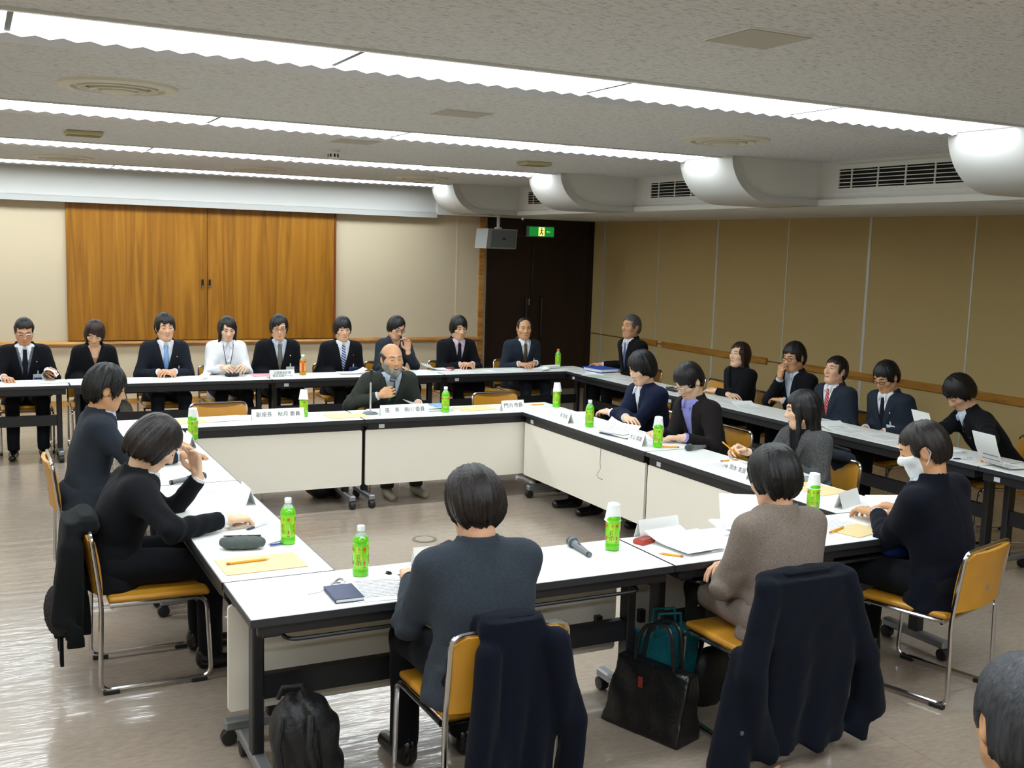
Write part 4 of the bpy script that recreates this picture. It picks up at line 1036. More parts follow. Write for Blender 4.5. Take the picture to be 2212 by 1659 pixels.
pp('b5', 'man with black-framed glasses and parted hair in a black suit behind the team sign', (-1.193, 3.12, 1.284), 180, head=(-10, 12, 0), lean=6, s=.98, skin=SKN, glasses=Gblk, gh=.011, hair=dict(th=.018, zf=.058, jag=.006, sweep=-.5, ear=False, zs=-.045, zb=-.10, wf=.058), out=suit(Cblk, Sblu, Tpat), eye=.5, badge=(-.11, .21, Bwht, Bgrn), pin=(-.105, .36, Bwht), **lap)
pp('b6', 'young man with fringe, striped blue tie and blue badge left of the speaker', (-.525, 3.12, 1.262), 180, head=(-4, 10, 2), lean=6, s=.97, skin=SKN, hair=dict(th=.02, zf=.040, jag=.009, zs=-.03, ear=False, zb=-.09, wf=.058, amp=.005), out=suit(Cblk, Swht, Tstr), eye=.35, badge=(-.11, .20, Bblu, Bwht), pin=(-.105, .37, Pred), **lap)
pp('b7', 'woman in grey jacket and glasses with hand at her mouth behind the speaker', (.108, 3.12, 1.264), 180, f=True, head=(14, 26, -6), lean=10, s=.95, skin=SKN, glasses=Gblk, gh=.012, hair=dict(bob=.0, ear=False, zb=-.10, zs=-.07, wf=.052, zf=.066, th=.013, sweep=-.6, jag=.003), out=suit(Cchar, None, None, v=(.34, .06)), eye=.4,
   L=dict(W=(.15, 2.955, .885), d=(-.12, -.05, 1), up=(.7, .6, 0), curl=.45, pole=(-.3, .5, -1)), R=dict(W=(-.05, 2.93, .74), d=(.9, -.3, 0), up=(0, 0, 1)))
pp('b8', 'man with long dark hair and pale pink shirt, hands folded, right of the speaker', (.812, 3.12, 1.268), 180, head=(0, 14, 0), lean=8, s=.98, skin=SKN, hair=dict(th=.02, zf=.050, jag=.006, sweep=.45, ear=False, zb=-.12, zs=-.055, wf=.054), out=suit(Cblk, Spnk, Tdark), eye=.5, **clasp(.83, 2.955))
pp('b9', 'balding man in navy suit writing in front of the dark doors', (1.616, 3.12, 1.256), 180, head=(-14, 4, 0), lean=7, s=.98, skin=SK2, hair=dict(th=.006, zf=.092, jag=.003, side=.0, recede=True, zs=.0), out=suit(Cslate, Swht, Tgold), eye=.6, watch=-1, badge=(-.11, .23, Bred, Bwht),
   R=dict(W=(1.46, 2.925, .74), d=(.35, -1, 0), up=(-.3, 0, 1), curl=.5), L=dict(W=(1.68, 2.94, .745), d=(-.7, -.6, 0), up=(0, -.3, 1), curl=.5))
# outer row along the right wall, far to near
pp('r1', 'grey-haired man in black suit sitting upright beside the blue binder', (2.5, 2.256, 1.345), 90, head=(12, 0, 0), lean=3, s=1.03, skin=SK2, hairmat=HG, hair=dict(th=.012, zf=.074, jag=.003, zs=-.01, side=.003), out=suit(Cblk, Swht, Tgb), eye=.7, R=dict(W=(2.42, 2.68, .735), d=(-.5, 1, 0), up=(0, 0, 1)), L=dict(w=(-.08, .25, .66)))
pp('r2', 'woman with long brown hair in a black suit by the right wall', (2.5, .371, 1.216), 90, f=True, head=(6, -2, 0), lean=0, s=.94, skin=SK3, hairmat=HBr, hair=dict(long=.22, lw=-.006, ear=False, zb=-.13, zs=-.10, wf=.052, zf=.07, th=.012, sweep=-.3, jag=.003, locks=((-1, .01, .22), (1, .01, .2))), out=suit(Cblk, cloth('top_black', '#0f0f12'), None, v=(.22, .07), collar=False), eye=.7, R=dict(w=(-.06, .20, .72), d=(-1, .2, 0), up=(0, .3, 1)), L=dict(w=(.05, .24, .74), d=(1, .1, 0), up=(0, .3, 1)))
pp('r3', 'man in black-framed glasses resting his chin on his fist by the right wall', (2.5, -.346, 1.271), 90, head=(10, 12, 0), lean=8, s=.99, skin=SK2, glasses=Gblk, gh=.012, hair=dict(th=.018, zf=.062, jag=.007, zs=-.02, amp=.006, top=.006), out=suit(Cblk, Sblu, None), eye=.5, R=dict(W=(2.40, -.30, .93), d=(-.15, -.35, 1), up=(-1, .1, .0), curl=.75, pole=(.2, .6, -1)), L=dict(W=(2.36, -.42, .76), d=(.1, 1, 0), up=(0, 0, 1)))
pp('r4', 'man with red tie in a slate suit gazing up by the right wall', (2.5, -.902, 1.210), 90, head=(4, -8, 0), lean=2, s=.94, skin=SKN, hair=dict(th=.014, zf=.066, jag=.004, zs=-.02, side=.004), out=suit(Cslate, Swht, Tred), eye=.6, **lap)
pp('r5', 'man with glasses and white badge looking down by the right wall', (2.48, -1.413, 1.212), 90, head=(6, 30, 0), lean=8, s=.97, skin=SK2, glasses=Gblk, gh=.011, hair=dict(th=.018, zf=.058, jag=.006, zs=-.02), out=suit(Cslate, Swht, Tdark, tr=Cblk), eye=0, badge=(-.10, .20, Bwht, Bblu), pin=(-.10, .35, Bwht), **lap)
pp('r6', 'dark-haired young man bending far over his papers at the right edge', (2.36, -2.19, 1.184), 64, head=(16, 44, 0), lean=34, s=1.0, skin=SKN, hair=dict(th=.022, zf=.045, jag=.010, zs=-.04, ear=False, zb=-.09, amp=.006), out=suit(Cblk, Sblu, Tdark), eye=0, pin=(-.1, .36, Pgold), L=dict(W=(2.02, -2.86, .755), d=(-.6, -.4, -.1), up=(0, 0, 1), curl=.5), R=dict(W=(2.05, -2.2, .74), d=(-.9, .2, 0), up=(0, 0, 1)))
# inner ring
pp('c', 'laughing bald man with grey beard speaking into a microphone at the far table', (-.914, .62, 1.226), 180, head=(2, 6, 3), lean=10, s=1.0, bw=1.08, hunch=.05, skin=SK2, neck=(0, .035, .115), hairmat=HSalt, hair=dict(th=.008, bald=1, zf=.09, zs=-.02, side=.003, zb=-.075, jag=.004), beard=HGr, out=suit(Colive, Sblu, Tgrn, cx=.05, shoes=mat('shoe_khaki', '#857b64', rough=.6)), eye=0, mouth=.0075, smile=1, lip=mat('mouth_open', '#5a2622', rough=.5), face=dict(w=1.06, jaw=1.12), brow=mat('brow_grey', '#4a4643', rough=.7),
   R=dict(W=(-1.075, .50, .80), d=(.75, -.45, .30), up=(-.35, -.9, .1), curl=.85, thumb=.2, pole=(1, -.2, -.7)), L=dict(W=(-.74, .44, .735), d=(-.5, -.7, 0), up=(0, 0, 1)))
pp('i1', 'man with side-swept dark hair in navy sweater over white shirt, arms folded on table', (.68, -.627, 1.242), 90, head=(4, 20, 4), lean=10, s=.99, skin=SK3, hairmat=HB, hair=dict(th=.024, zf=.042, jag=.009, sweep=.75, ear=False, zs=-.045, zb=-.10, wf=.060, amp=.006, top=.006), out=dict(jacket=Csweat, shirt=Swht, tie=None, trousers=Cblk, v=(.22, .05), jcollar=False, copen=.0, cx=.052), eye=.3, res=.9,
   R=dict(W=(.47, -.80, .755), d=(-.2, -1, 0), up=(-.2, 0, 1), pole=(1, -.2, -.5)), L=dict(W=(.50, -.56, .755), d=(-.1, 1, 0), up=(-.2, 0, 1), pole=(-1, -.2, -.5)), AR=(.16, .62, .09), AL=(-.10, .58, .09), KR=(.13, .45, .52), KL=(-.12, .45, .52))
pp('i2', 'man in glasses, dark jacket and lavender shirt writing on the right side', (.58, -1.353, 1.223), 90, head=(8, 36, 0), lean=14, hunch=.05, s=1.0, skin=SK3, glasses=Gmet, gh=.011, hair=dict(th=.020, zf=.050, jag=.006, zs=-.02, sweep=.3), out=dict(jacket=Cbrn, shirt=Slav, tie=None, trousers=Cbrn, v=(.06, .085), copen=.01), eye=0, res=.9,
   R=dict(W=(.42, -1.33, .745), d=(-.9, -.5, -.1), up=(0, 0, 1), curl=.5), L=dict(W=(.44, -1.62, .74), d=(-.8, .6, -.05), up=(0, 0, 1), curl=.35))
pp('i3', 'woman with long black hair in grey tweed jacket holding a pencil', (.68, -2.488, 1.188), 90, f=True, head=(-34, 10, 0), lean=6, s=.96, skin=SK3, hair=dict(long=.25, lw=.0, ear=False, zb=-.13, zs=-.10, wf=.046, zf=.06, th=.016, jag=.004, locks=((-1, .045, .24), (1, .03, .2))), out=dict(jacket=Ctweed, shirt=cloth('top_dark', '#191a1e'), tie=None, trousers=Cblk, v=(.2, .07), collar=False), eye=.5, res=.9,
   R=dict(W=(.36, -2.40, .785), d=(-.8, .1, .25), up=(.1, .6, .7), curl=.65), L=dict(W=(.50, -2.62, .745), d=(-.6, .8, 0), up=(0, 0, 1)))
pp('f1', 'person with collar-length dark hair in charcoal wool suit seen from behind, nearest the camera', (-2.40, -4.17, 1.232), 0, head=(6, 24, 0), lean=3, hunch=.05, s=1.0, bw=1.08, skin=SKN, hairmat=HDb, hair=dict(th=.02, zf=.05, jag=.010, amp=.007, ear=False, zs=-.06, zb=-.175, wf=.06, side=.012), out=suit(Cgrey, cloth('shirt_dark', '#23262b'), None, tr=Cblk), res=.86, eye=0,
   R=dict(W=(-2.27, -3.90, .745), d=(-.3, 1, 0), up=(0, 0, 1)), L=dict(W=(-2.52, -3.93, .745), d=(.4, 1, 0), up=(0, 0, 1)))
pp('f2', 'short-haired woman in taupe wool jacket and skirt seen from behind', (-.99, -4.14, 1.222), 0, f=True, head=(10, 22, 0), lean=3, hunch=.05, s=1.0, bw=.98, skin=SKN, hair=dict(th=.022, zf=.05, jag=.008, ear=False, zs=-.05, zb=-.145, wf=.06, side=.010, amp=.007), out=dict(jacket=Ctaupe, shirt=None, tie=None, trousers=Ctaupe, skirt=True, hose=cloth('hosiery_black', '#1a1716'), v=(.3, .06)), res=.86, eye=0,
   R=dict(w=(-.04, .24, .70), d=(-1, .1, -.1), up=(0, .4, 1)), L=dict(w=(.02, .20, .66), d=(1, .1, -.2), up=(0, .4, 1), pole=(-1.2, -.3, -.2)), KR=(.10, .44, .53), KL=(-.13, .43, .53))
pp('f3', 'man in dark navy coat and white face mask at the near right corner', (-.03, -4.05, 1.268), 15, head=(24, 24, -3), lean=4, hunch=.05, side=-5, s=1.03, bw=1.08, skin=SK2, hair=dict(th=.012, zf=.062, jag=.004, zs=-.01, side=.004, zb=-.07), hairmat=HSalt if False else HDb, out=suit(Ccoat, Sblu, None, tr=Cblk), res=.86, mask=mat('mask_white', '#dfe3e6', rough=.7), eye=0,
   L=dict(W=(.03, -3.80, .75), d=(.1, 1, 0), up=(0, 0, 1), curl=.4, pole=(-.6, -.3, -.6)), R=dict(W=(.28, -3.75, .745), d=(-.5, 1, 0), up=(0, 0, 1), curl=.4))
pp('l1', 'young man in dark grey suit with tousled hair on the left side', (-3.27, -1.0, 1.262), -90, head=(4, 16, 0), lean=4, hunch=.05, s=1.0, skin=SK2, hair=dict(th=.026, zf=.046, jag=.012, zs=-.02, amp=.009, top=.008, side=.010, zb=-.085), out=suit(Cchar, Sblu, Tdark), res=.865, eye=.4,
   R=dict(W=(-2.93, -1.22, .745), d=(1, .2, 0), up=(0, 0, 1)), L=dict(W=(-2.95, -.80, .745), d=(1, -.3, 0), up=(0, 0, 1)))
pp('l2', 'woman with black bob in black suit writing, hand at her forehead, on the left', (-3.17, -2.53, 1.152), -90, f=True, head=(0, 42, 0), lean=10, hunch=.07, s=1.0, bw=.95, skin=SK3, hair=dict(bob=.004, ear=False, zb=-.105, zs=-.075, wf=.060, zf=.052, th=.018, jag=.004, yf=.04), hairmat=HDb, out=suit(Cblk, Swht, None, v=(.18, .075)), res=.86, eye=0,
   R=dict(W=(-3.00, -2.80, .75), d=(1, .25, -.05), up=(0, 0, 1), curl=.6, pole=(1, -.6, -.4)), L=dict(W=(-3.03, -2.42, .865), d=(-.18, -.12, 1), up=(.9, .5, 0), curl=.32, pole=(-.2, .4, -1)))
pp('n', 'grey-haired man seen from behind at the lower right corner of the picture', (-2.20, -6.32, 1.275), -34, head=(8, 4, 0), lean=4, s=1.0, skin=SK2, hairmat=HSalt, hair=dict(th=.016, zf=.07, jag=.003, zs=-.02, side=.004, zb=-.08), out=suit(Cblk, Swht, None), res=.95, eye=.5)

# ------------------------------------------------------------------ a chair for everyone
def under(key, lab, d=.06):
    b = PB[key][1]; f = b['Rz']@np.array((0, d, 0)); return chair(b['x']+f[0], b['y']+f[1], b['rz'], lab)
for key, lab in (('b1', 'mustard chair under the man in waistcoat at far left'), ('b2', 'mustard chair under the woman with brown bob'), ('b3', 'mustard chair under the man with light blue tie'), ('b4', 'mustard chair under the woman in white cardigan'), ('b5', 'mustard chair under the man behind the team sign'), ('b6', 'mustard chair under the man with striped blue tie'), ('b7', 'mustard chair under the woman in grey behind the speaker'), ('b8', 'mustard chair under the man with long dark hair'), ('b9', 'mustard chair under the balding man'),
                 ('r1', 'mustard chair under the upright grey-haired man'), ('r2', 'mustard chair under the woman with long brown hair'), ('r3', 'mustard chair under the man resting his chin'), ('r4', 'mustard chair under the man with red tie'), ('r5', 'mustard chair under the man with the white badge by the wall'), ('r6', 'mustard chair under the man bending over papers'),
                 ('c', 'mustard chair under the bearded speaker'), ('i1', 'mustard chair under the man in navy sweater'), ('i2', 'mustard chair under the man in lavender shirt'), ('i3', 'mustard chair under the woman in tweed'), ('n', 'mustard chair under the grey-haired man at lower right')):
    under(key, lab)
chair(-2.38, -4.235, 0, 'mustard chair with a navy coat over its back, nearest the camera')
chair(-1.04, -4.20, 0, 'mustard chair hidden under a large black coat')
chair(.045, -4.12, 15, 'mustard chair at the right edge under the man in the navy coat')
chair(-3.28, -2.57, -90, 'mustard chair under the woman writing on the left')
chair(-3.33, -.95, -90, 'mustard chair under the young man in grey on the left')
chair(-2.26, .60, 180, 'empty mustard chair behind the far table at left')
chair(.17, .60, 180, 'empty mustard chair behind the far table at right')
chair(2.62, 1.62, 90, 'empty mustard chair beside the upright grey-haired man')
chair(2.60, 1.10, 90, 'empty mustard chair between two other chairs at the right wall tables')
chair(1.08, 3.28, 180, 'mustard chair with orange cloth beside the balding man')
# ------------------------------------------------------------------ things on the tables
M_paper = mat('paper_white', '#eceeec', rough=.7); M_manila = mat('manila', '#dcc48f', rough=.7, var=.03, vscale=60)
M_print = mat('print_grey', '#8d9196', rough=.7); M_ink = mat('ink', '#3c3f46', rough=.7)
M_card = mat('card_white', '#f0f1ee', rough=.6)

def text_part(name, body, size, m, parent, mtx, sx=1.0):
    v, f = text_mesh(body, size)
    if not v: return None
    return mesh_obj(name, [mtx@Vector((p[0]*sx, p[1], 0)) for p in v], f, m, parent)

# --- tea bottles
M_green = mat('tea_green', '#7fd31a', rough=.18, spec=.6, coat=.4); M_green2 = mat('tea_green_deep', '#63c80e', rough=.15, coat=.5)
M_lime = mat('label_lime', '#b4dd2c', rough=.3, coat=.3); M_clear = mat('pet_clear', '#dfeee0', rough=.08, trans=.6); M_capw = mat('cap_white', '#eef0f2', rough=.4)
M_tink = mat('label_ink', '#15301c', rough=.5); M_tred = mat('label_red', '#d8443a', rough=.4); M_caporg = mat('cap_orange', '#e58436', rough=.4)
M_amber = mat('tea_amber', '#c8961e', rough=.12, coat=.5, trans=.25); M_lab_or = mat('label_orange', '#d2571f', rough=.35)
def wrap(v, r, z0, a0): return [(r*math.sin(a0+x/r), -r*math.cos(a0+x/r), z0+y) for x, y, _ in v]
def bottle_proto(kind):
    o = empty('tea_bottle'); n = 24
    body = M_green2 if kind != 'amber' else M_amber
    MB().lathe([(.026, 0), (.0315, .004), (.0325, .012), (.0325, .026), (.031, .03), (.031, .034), (.0315, .036), (.0315, .128), (.031, .131), (.0325, .135), (.0325, .143), (.030, .152), (.024, .163)], n).build('bottle_body', body, o, True)
    MB().lathe([(.0245, .162), (.019, .172), (.0135, .180), (.0125, .186)], n).build('bottle_neck', M_clear, o, True)
    MB().lathe([(.0148, .184), (.0152, .186), (.0152, .203), (.0140, .205), (.001, .2052)], n).build('bottle_cap', M_caporg if kind == 'orange' else M_capw, o, True)
    lb = MB().lathe([(.0320, .034), (.0326, .035), (.0326, .130), (.0320, .131)], n).build('label', M_green if kind != 'amber' else M_lab_or, o, True)
    letters = [(text_mesh(ch, sz), zz, dx) for ch, sz, zz, dx in (('お', .016, .114, .003), ('〜', .010, .103, .005), ('い', .012, .094, .003), ('お', .022, .083, -.003), ('茶', .027, .060, 0))]
    small = text_mesh('緑茶', .006)
    for side in (0, math.pi/2, math.pi, -math.pi/2):
        V = []; F = []
        for i in range(7):
            a = side-.36+.72*i/6
            V += [(.0329*math.sin(a), -.0329*math.cos(a), .040), (.0329*math.sin(a), -.0329*math.cos(a), .124)]
        for i in range(6): F.append((2*i, 2*i+2, 2*i+3, 2*i+1))
        mesh_obj('label_panel', V, F, M_lime if kind != 'amber' else mat('label_gold', '#e0a23a', rough=.4), lb, True)
        mb = MB()
        for (v, f), zz, dx in letters: mb.add(wrap([(x+dx, y, 0) for x, y, _ in v], .0333, zz, side), f)
        mesh_obj('lettering', mb.v, mb.f, M_tink if kind != 'amber' else mat('label_cream', '#f3e2b0', rough=.5), lb)
        V = [(.0333*math.sin(side+.72+.0068/.0333*math.cos(k*math.pi/8)), -.0333*math.cos(side+.72+.0068/.0333*math.cos(k*math.pi/8)), .114+.0075*math.sin(k*math.pi/8)) for k in range(16)]
        mesh_obj('red_seal', V, [tuple(range(16))], M_tred, lb)
        V = [(.0333*math.sin(side+.72+e), -.0333*math.cos(side+.72+e), z) for e, z in ((-.10, .050), (.10, .050), (.10, .066), (-.10, .066))]
        mesh_obj('red_mark', V, [(0, 1, 2, 3)], M_tred, lb)
        mesh_obj('small_print', wrap([(x, y, 0) for x, y, _ in small[0]], .0333, .040, side+.72), small[1], M_tink, lb)
    return o
BP = {}
def bottle(x, y, rz, lab, kind='green'):
    if kind not in BP: BP[kind] = bottle_proto(kind); o = BP[kind]
    else: o = dup(BP[kind])
    o.location = (x, y, TZ); o.rotation_euler = (0, 0, R(rz)); tag(o, lab, 'bottle', 'green tea bottles' if kind == 'green' else None); return o
def cup_proto():
    o = empty('paper_cup')
    MB().lathe([(.025, .002), (.0265, 0), (.036, .074), (.0352, .074), (.0255, .004), (.001, .004)], 28).build('cup_wall', mat('cup_paper', '#eff1ef', rough=.6), o, True)
    MB().tube([(.0362*math.cos(k*math.pi/14), .0362*math.sin(k*math.pi/14), .075) for k in range(28)], .0018, 6, closed=True).build('cup_rim', mat('cup_rim', '#f4f5f4', rough=.5), o, True)
    return o
CP = cup_proto(); cup_first = [True]
def cup(x, y, lab, upside=False, tilt=0, az=0):
    o = CP if cup_first[0] else dup(CP); cup_first[0] = False
    tag(o, lab, 'cup', 'paper cups')
    if upside:
        o.matrix_world = Matrix.Translation((x, y, TZ+.2085)) @ Matrix.Rotation(R(az), 4, 'Z') @ Matrix.Rotation(R(tilt), 4, 'X') @ Matrix.Rotation(math.pi, 4, 'X')
    else: o.location = (x, y, TZ)
    return o
bl = [(-2.774, -3.109, -52, 'on the left table beside the grey pencil case', 0), (-2.628, -3.66, -32, 'on the nearest table beside the dark notebook', 0), (-1.473, -3.706, -40, 'on the nearest table beside the lying microphone', 6),
      (-.118, -3.498, -45, 'between the taupe jacket and the navy coat', 4), (.17, -1.669, -60, 'on the right table by the man in lavender shirt', 8), (.15, -.798, -28, 'on the right table by the man in navy sweater', 0),
      (.407, .171, -27, 'on the far right corner of the table ring', -6), (-.614, .17, -20, 'in front of the bearded speaker', 0), (-1.749, .253, -50, 'behind the long name card at far left', -10), (-2.70, -.467, -60, 'on the left table before the young man in grey', 7)]
for x, y, rz, where, tilt in bl:
    bottle(x, y, rz, 'green tea bottle ' + ('under a cup ' if tilt else 'with white cap ') + where)
    if tilt: cup(x, y, 'upturned paper cup on the bottle ' + where, True, tilt, rz+25)
bottle(1.948, 2.90, 0, 'green tea bottle with orange cap beside the balding man', 'orange'); bottle(-1.04, 2.784, 30, 'amber tea bottle with white cap beside the small team sign', 'amber')
cup(-2.81, -2.90, 'white paper cup standing behind the grey pencil case'); cup(-2.442, -3.687, 'white paper cup standing beside the sitter in charcoal wool'); cup(.165, -.655, 'white paper cup behind the tea bottle of the man in navy sweater')

# --- microphones
M_mic = mat('mic_grey', '#6d7176', rough=.45); M_grl = mat('mic_grille', '#4b4f54', rough=.5, metal=.4, bump=.5, bscale=1500)
def mic_proto():
    o = empty('microphone')
    MB().lathe([(.001, .0), (.0105, .001), (.011, .006), (.0115, .02), (.0165, .145), (.0175, .15), (.0175, .155)], 18, axis=1).build('handle', M_mic, o, True)
    MB().lathe([(.0175, .153), (.0225, .158), (.0245, .17), (.0245, .185), (.0225, .198), (.016, .208), (.001, .212)], 20, axis=1).build('grille_head', M_grl, o, True)
    MB().lathe([(.0232, .168), (.0255, .170), (.0255, .175), (.0232, .177)], 20, axis=1).build('head_ring', mat('mic_ring', '#8c9094', rough=.35, metal=.6), o, True)
    MB().box(-.004, .004, .10, .122, .0125, .0165).build('switch', mat('mic_switch', '#2a2b2e', rough=.5), o)
    MB().lathe([(.0118, .003), (.0122, .005), (.0124, .014), (.0120, .016)], 16, axis=1).build('end_ring', M_black, o, True)
    return o
MP = mic_proto(); mic_first = [True]
def mic(p, d, lab, up=(0, 0, 1)):
    o = MP if mic_first[0] else dup(MP); mic_first[0] = False
    Y = Vector(d).normalized(); X = Y.cross(Vector(up)).normalized(); Z = X.cross(Y)
    o.matrix_world = Matrix(((X.x, Y.x, Z.x, p[0]), (X.y, Y.y, Z.y, p[1]), (X.z, Y.z, Z.z, p[2]), (0, 0, 0, 1))); tag(o, lab, 'microphone', 'grey wireless microphones'); return o
mic((-1.632, -3.78, TZ+.0115), (.02, .24, .013), 'grey microphone lying on the nearest table beside a tea bottle')
mic((.478, -1.803, TZ+.0115), (-.213, -.054, .013), 'grey microphone lying in front of the man in lavender shirt')
mic((-3.06, -1.77, TZ+.0115), (.2, .055, .013), 'grey microphone lying between the two sitters on the left')
b = PB['c'][1]; wl = b['Rz']@(b['hands'][1][2][1])+np.array((b['x'], b['y'], 0))
# held microphone: through the speaker's closed right hand
hc = np.mean([p[1] for p in b['hands'][1][3:10]], 0); hc = b['Rz']@hc+np.array((b['x'], b['y'], 0))
md = Vector((.15, -.02, 1)).normalized()
mic(tuple(Vector(hc)-md*.09), md, 'grey microphone held by the bearded speaker', up=(0, -1, 0))
o = empty('microphone_stand', (-1.22, .243, TZ), 0, 'short desk microphone stand with round base beside the speaker', 'microphone stand')
MB().lathe([(.001, .016), (.02, .017), (.055, .012), (.062, .006), (.062, 0)], 32).build('base', mat('stand_base', '#6f7478', rough=.4, metal=.5), o, True)
MB().tube([(0, 0, .014), (0, 0, .255)], .0075, 12).build('pole', mat('stand_pole', '#d3d6d6', rough=.25, metal=.7), o, True)
MB().tube([(0, 0, .25), (0, 0, .29)], .010, 12).build('clutch', M_black, o, True)
MB().tube([(0, .0, .29), (0, -.012, .32), (0, -.02, .35)], .011, 10).build('clip', M_black, o, True)

# --- name cards
def card(x, y, w_, rz, lab, text=None, h=.085, size=.036):
    o = empty('name_card', (x, y, TZ), R(rz), lab, 'name card', 'folded name cards')
    d = .028; t = .0012
    MB().prism([(-d, 0), (0, h), (d, 0), (d-t*2, 0), (0, h-t*4), (-d+t*2, 0)], -w_/2, w_/2, plane='yz').build('folded_card', M_card, o)
    if text:
        sl = math.atan2(h, d)
        mtx = Matrix.Translation((0, -d/2-.0012, h/2+.0005)) @ Matrix.Rotation(sl, 4, 'X')
        text_part('lettering', text, size, M_ink, o, mtx)
    return o
card(-1.97, .165, .39, -1, 'long white name card at far left of the ring, before the empty chair', '副座長　秋月 委員', size=.040)
card(-.985, .118, .40, 0, 'long white name card before the bearded speaker', '座　長　新川 委員', size=.040)
card(-.049, .096, .21, 4, 'white name card before the empty chair at the right of the far table', '門川 市長', size=.042)
card(.095, -.53, .18, -92, 'white name card before the man in navy sweater', '乾 委員')
card(.10, -1.53, .19, -92, 'white name card before the man in lavender shirt', '大山 委員')
card(.10, -2.63, .19, -90, 'white name card before the woman in tweed', '岡本 委員')
card(-1.14, -3.575, .235, 184, 'blank-backed name card on the near table beside the red case', None)
card(.18, -3.44, .21, 200, 'blank-backed name card on the right table beside the manila envelope', None)
card(-2.765, -2.28, .20, 90, 'blank-backed name card on the left table before the writing woman', None)
card(-2.76, -.68, .20, 90, 'blank-backed name card on the left table beside the tea bottle', None)
card(-2.31, -3.64, .17, 180, 'blank-backed name card half hidden by the sitter in charcoal wool', None)
o = card(-1.31, 2.56, .25, 6, 'small white team sign on the back table', '次期基本計画\n策定支援チーム', size=.029)

# --- sheets, booklets, envelopes
def sheet(x, y, w_, h, rz, lab, m=None, curl=0, z=0, name='paper_sheet', cat='paper', lines=8, grp='loose papers', curl2=0, thick=.0008):
    o = empty(name, (x, y, TZ+.001+z), R(rz), lab, cat, grp); nx, ny = 10, 8; V = []; F = []
    def hz(u, v): return max(0, curl)*max(0, u-.55)**2*2.2 + max(0, -curl)*max(0, .45-u)**2*2.2 + curl2*max(0, v-.5)**2*2.5
    for i in range(nx+1):
        for j in range(ny+1):
            u, v = i/nx, j/ny; V.append(((u-.5)*w_, (v-.5)*h, hz(u, v)+thick))
    N = len(V); V += [(a, b_, c-thick) for a, b_, c in V]
    ix = lambda i, j: i*(ny+1)+j
    for i in range(nx):
        for j in range(ny):
            F.append((ix(i, j), ix(i+1, j), ix(i+1, j+1), ix(i, j+1))); F.append((N+ix(i, j), N+ix(i, j+1), N+ix(i+1, j+1), N+ix(i+1, j)))
    for i in range(nx): F += [(ix(i, 0), N+ix(i, 0), N+ix(i+1, 0), ix(i+1, 0)), (ix(i, ny), ix(i+1, ny), N+ix(i+1, ny), N+ix(i, ny))]
    for j in range(ny): F += [(ix(0, j), ix(0, j+1), N+ix(0, j+1), N+ix(0, j)), (ix(nx, j), N+ix(nx, j), N+ix(nx, j+1), ix(nx, j+1))]
    pg = MB().add(V, F).build('page', m or M_paper, o, True)
    if lines:
        LV = []; LF = []; rl_ = random.Random(int(abs(x*100+y*37)))
        for k in range(lines):
            v = .15+.7*k/lines; L = .55+.25*rl_.random()
            for q in range(6):
                u0, u1 = .12+L*q/6, .12+L*(q+1)/6-.01; n0 = len(LV)
                LV += [((u-.5)*w_, (vv-.5)*h, hz(u, vv)+thick+.0009) for u, vv in ((u0, v), (u1, v), (u1, v+.018), (u0, v+.018))]; LF.append((n0, n0+1, n0+2, n0+3))
        t = mesh_obj('printed_lines', LV, LF, M_print, pg); t['kind'] = 'stuff'
    return o
def stack(x, y, w_, h, rz, lab, n=3, cols=None, z=0, name='paper_stack'):
    o = empty(name, (x, y, TZ+z), R(rz), lab, 'papers', 'stacks of papers'); r_ = random.Random(int(abs(x*91+y*53)*10))
    zz = .0005
    for k in range(n):
        t = r_.uniform(.002, .006); a = r_.uniform(-.08, .08); dx, dy = r_.uniform(-.01, .01), r_.uniform(-.01, .01)
        p = MB().box(-w_/2, w_/2, -h/2, h/2, zz, zz+t).build('booklet', (cols or [M_paper]*n)[k % len(cols or [1]) if cols else 0], o); p.rotation_euler[2] = a; p.location = (dx, dy, 0); zz += t+.0004
    return o
A4 = (.297, .21)
sheet(-3.62, 2.80, .21, .29, 90, 'printed sheet before the man in waistcoat, at the left table end'); stack(-3.33, 2.76, .26, .2, 6, 'thin booklet stack at the right end of the leftmost table', 2)
sheet(-2.50, 2.73, .24, .18, -6, 'white sheet left of the clasped hands of the man with light blue tie'); sheet(-2.10, 2.75, .26, .2, 4, 'white sheet with curled right edge beside the clasped hands', curl=.12)
sheet(-1.69, 2.74, .25, .18, 0, 'sheet of paper under the hands of the woman in white cardigan', z=.0)
stack(-1.40, 2.82, .30, .21, -4, 'pink folder on papers beside the team sign', 2, [M_paper, mat('folder_pink', '#e39aa6', rough=.5)])
sheet(-.90, 2.70, .24, .18, 12, 'white sheet right of the amber tea bottle'); stack(-.55, 2.76, .30, .21, -3, 'open booklet before the man with striped blue tie', 2); sheet(-.54, 2.76, .28, .2, -6, 'curling sheet on the booklet of the man with striped blue tie', curl=.10, z=.014)
stack(.40, 2.80, .3, .21, 4, 'papers right of the bearded speaker on the back table', 2); sheet(.44, 2.86, .29, .2, 8, 'large curling sheet on the back table right of the speaker', curl=-.14, z=.014)
sheet(.86, 2.70, .28, .2, -3, 'sheet under the folded hands of the man with long dark hair'); sheet(1.15, 2.68, .29, .2, 4, 'white sheet between the long-haired man and the balding man')
sheet(1.50, 2.68, .34, .22, -8, 'large printed sheet the balding man is writing on', curl=.07, lines=10); 
o = empty('rolled_paper', (1.76, 2.74, TZ), R(12), 'rolled up white paper beside the balding man', 'paper')
MB().tube([(-.13, 0, .022), (.13, 0, .022)], .021, 16, caps=False).build('roll', M_paper, o, True)
sheet(1.98, 2.62, .28, .2, 0, 'white sheet on the corner of the back table')
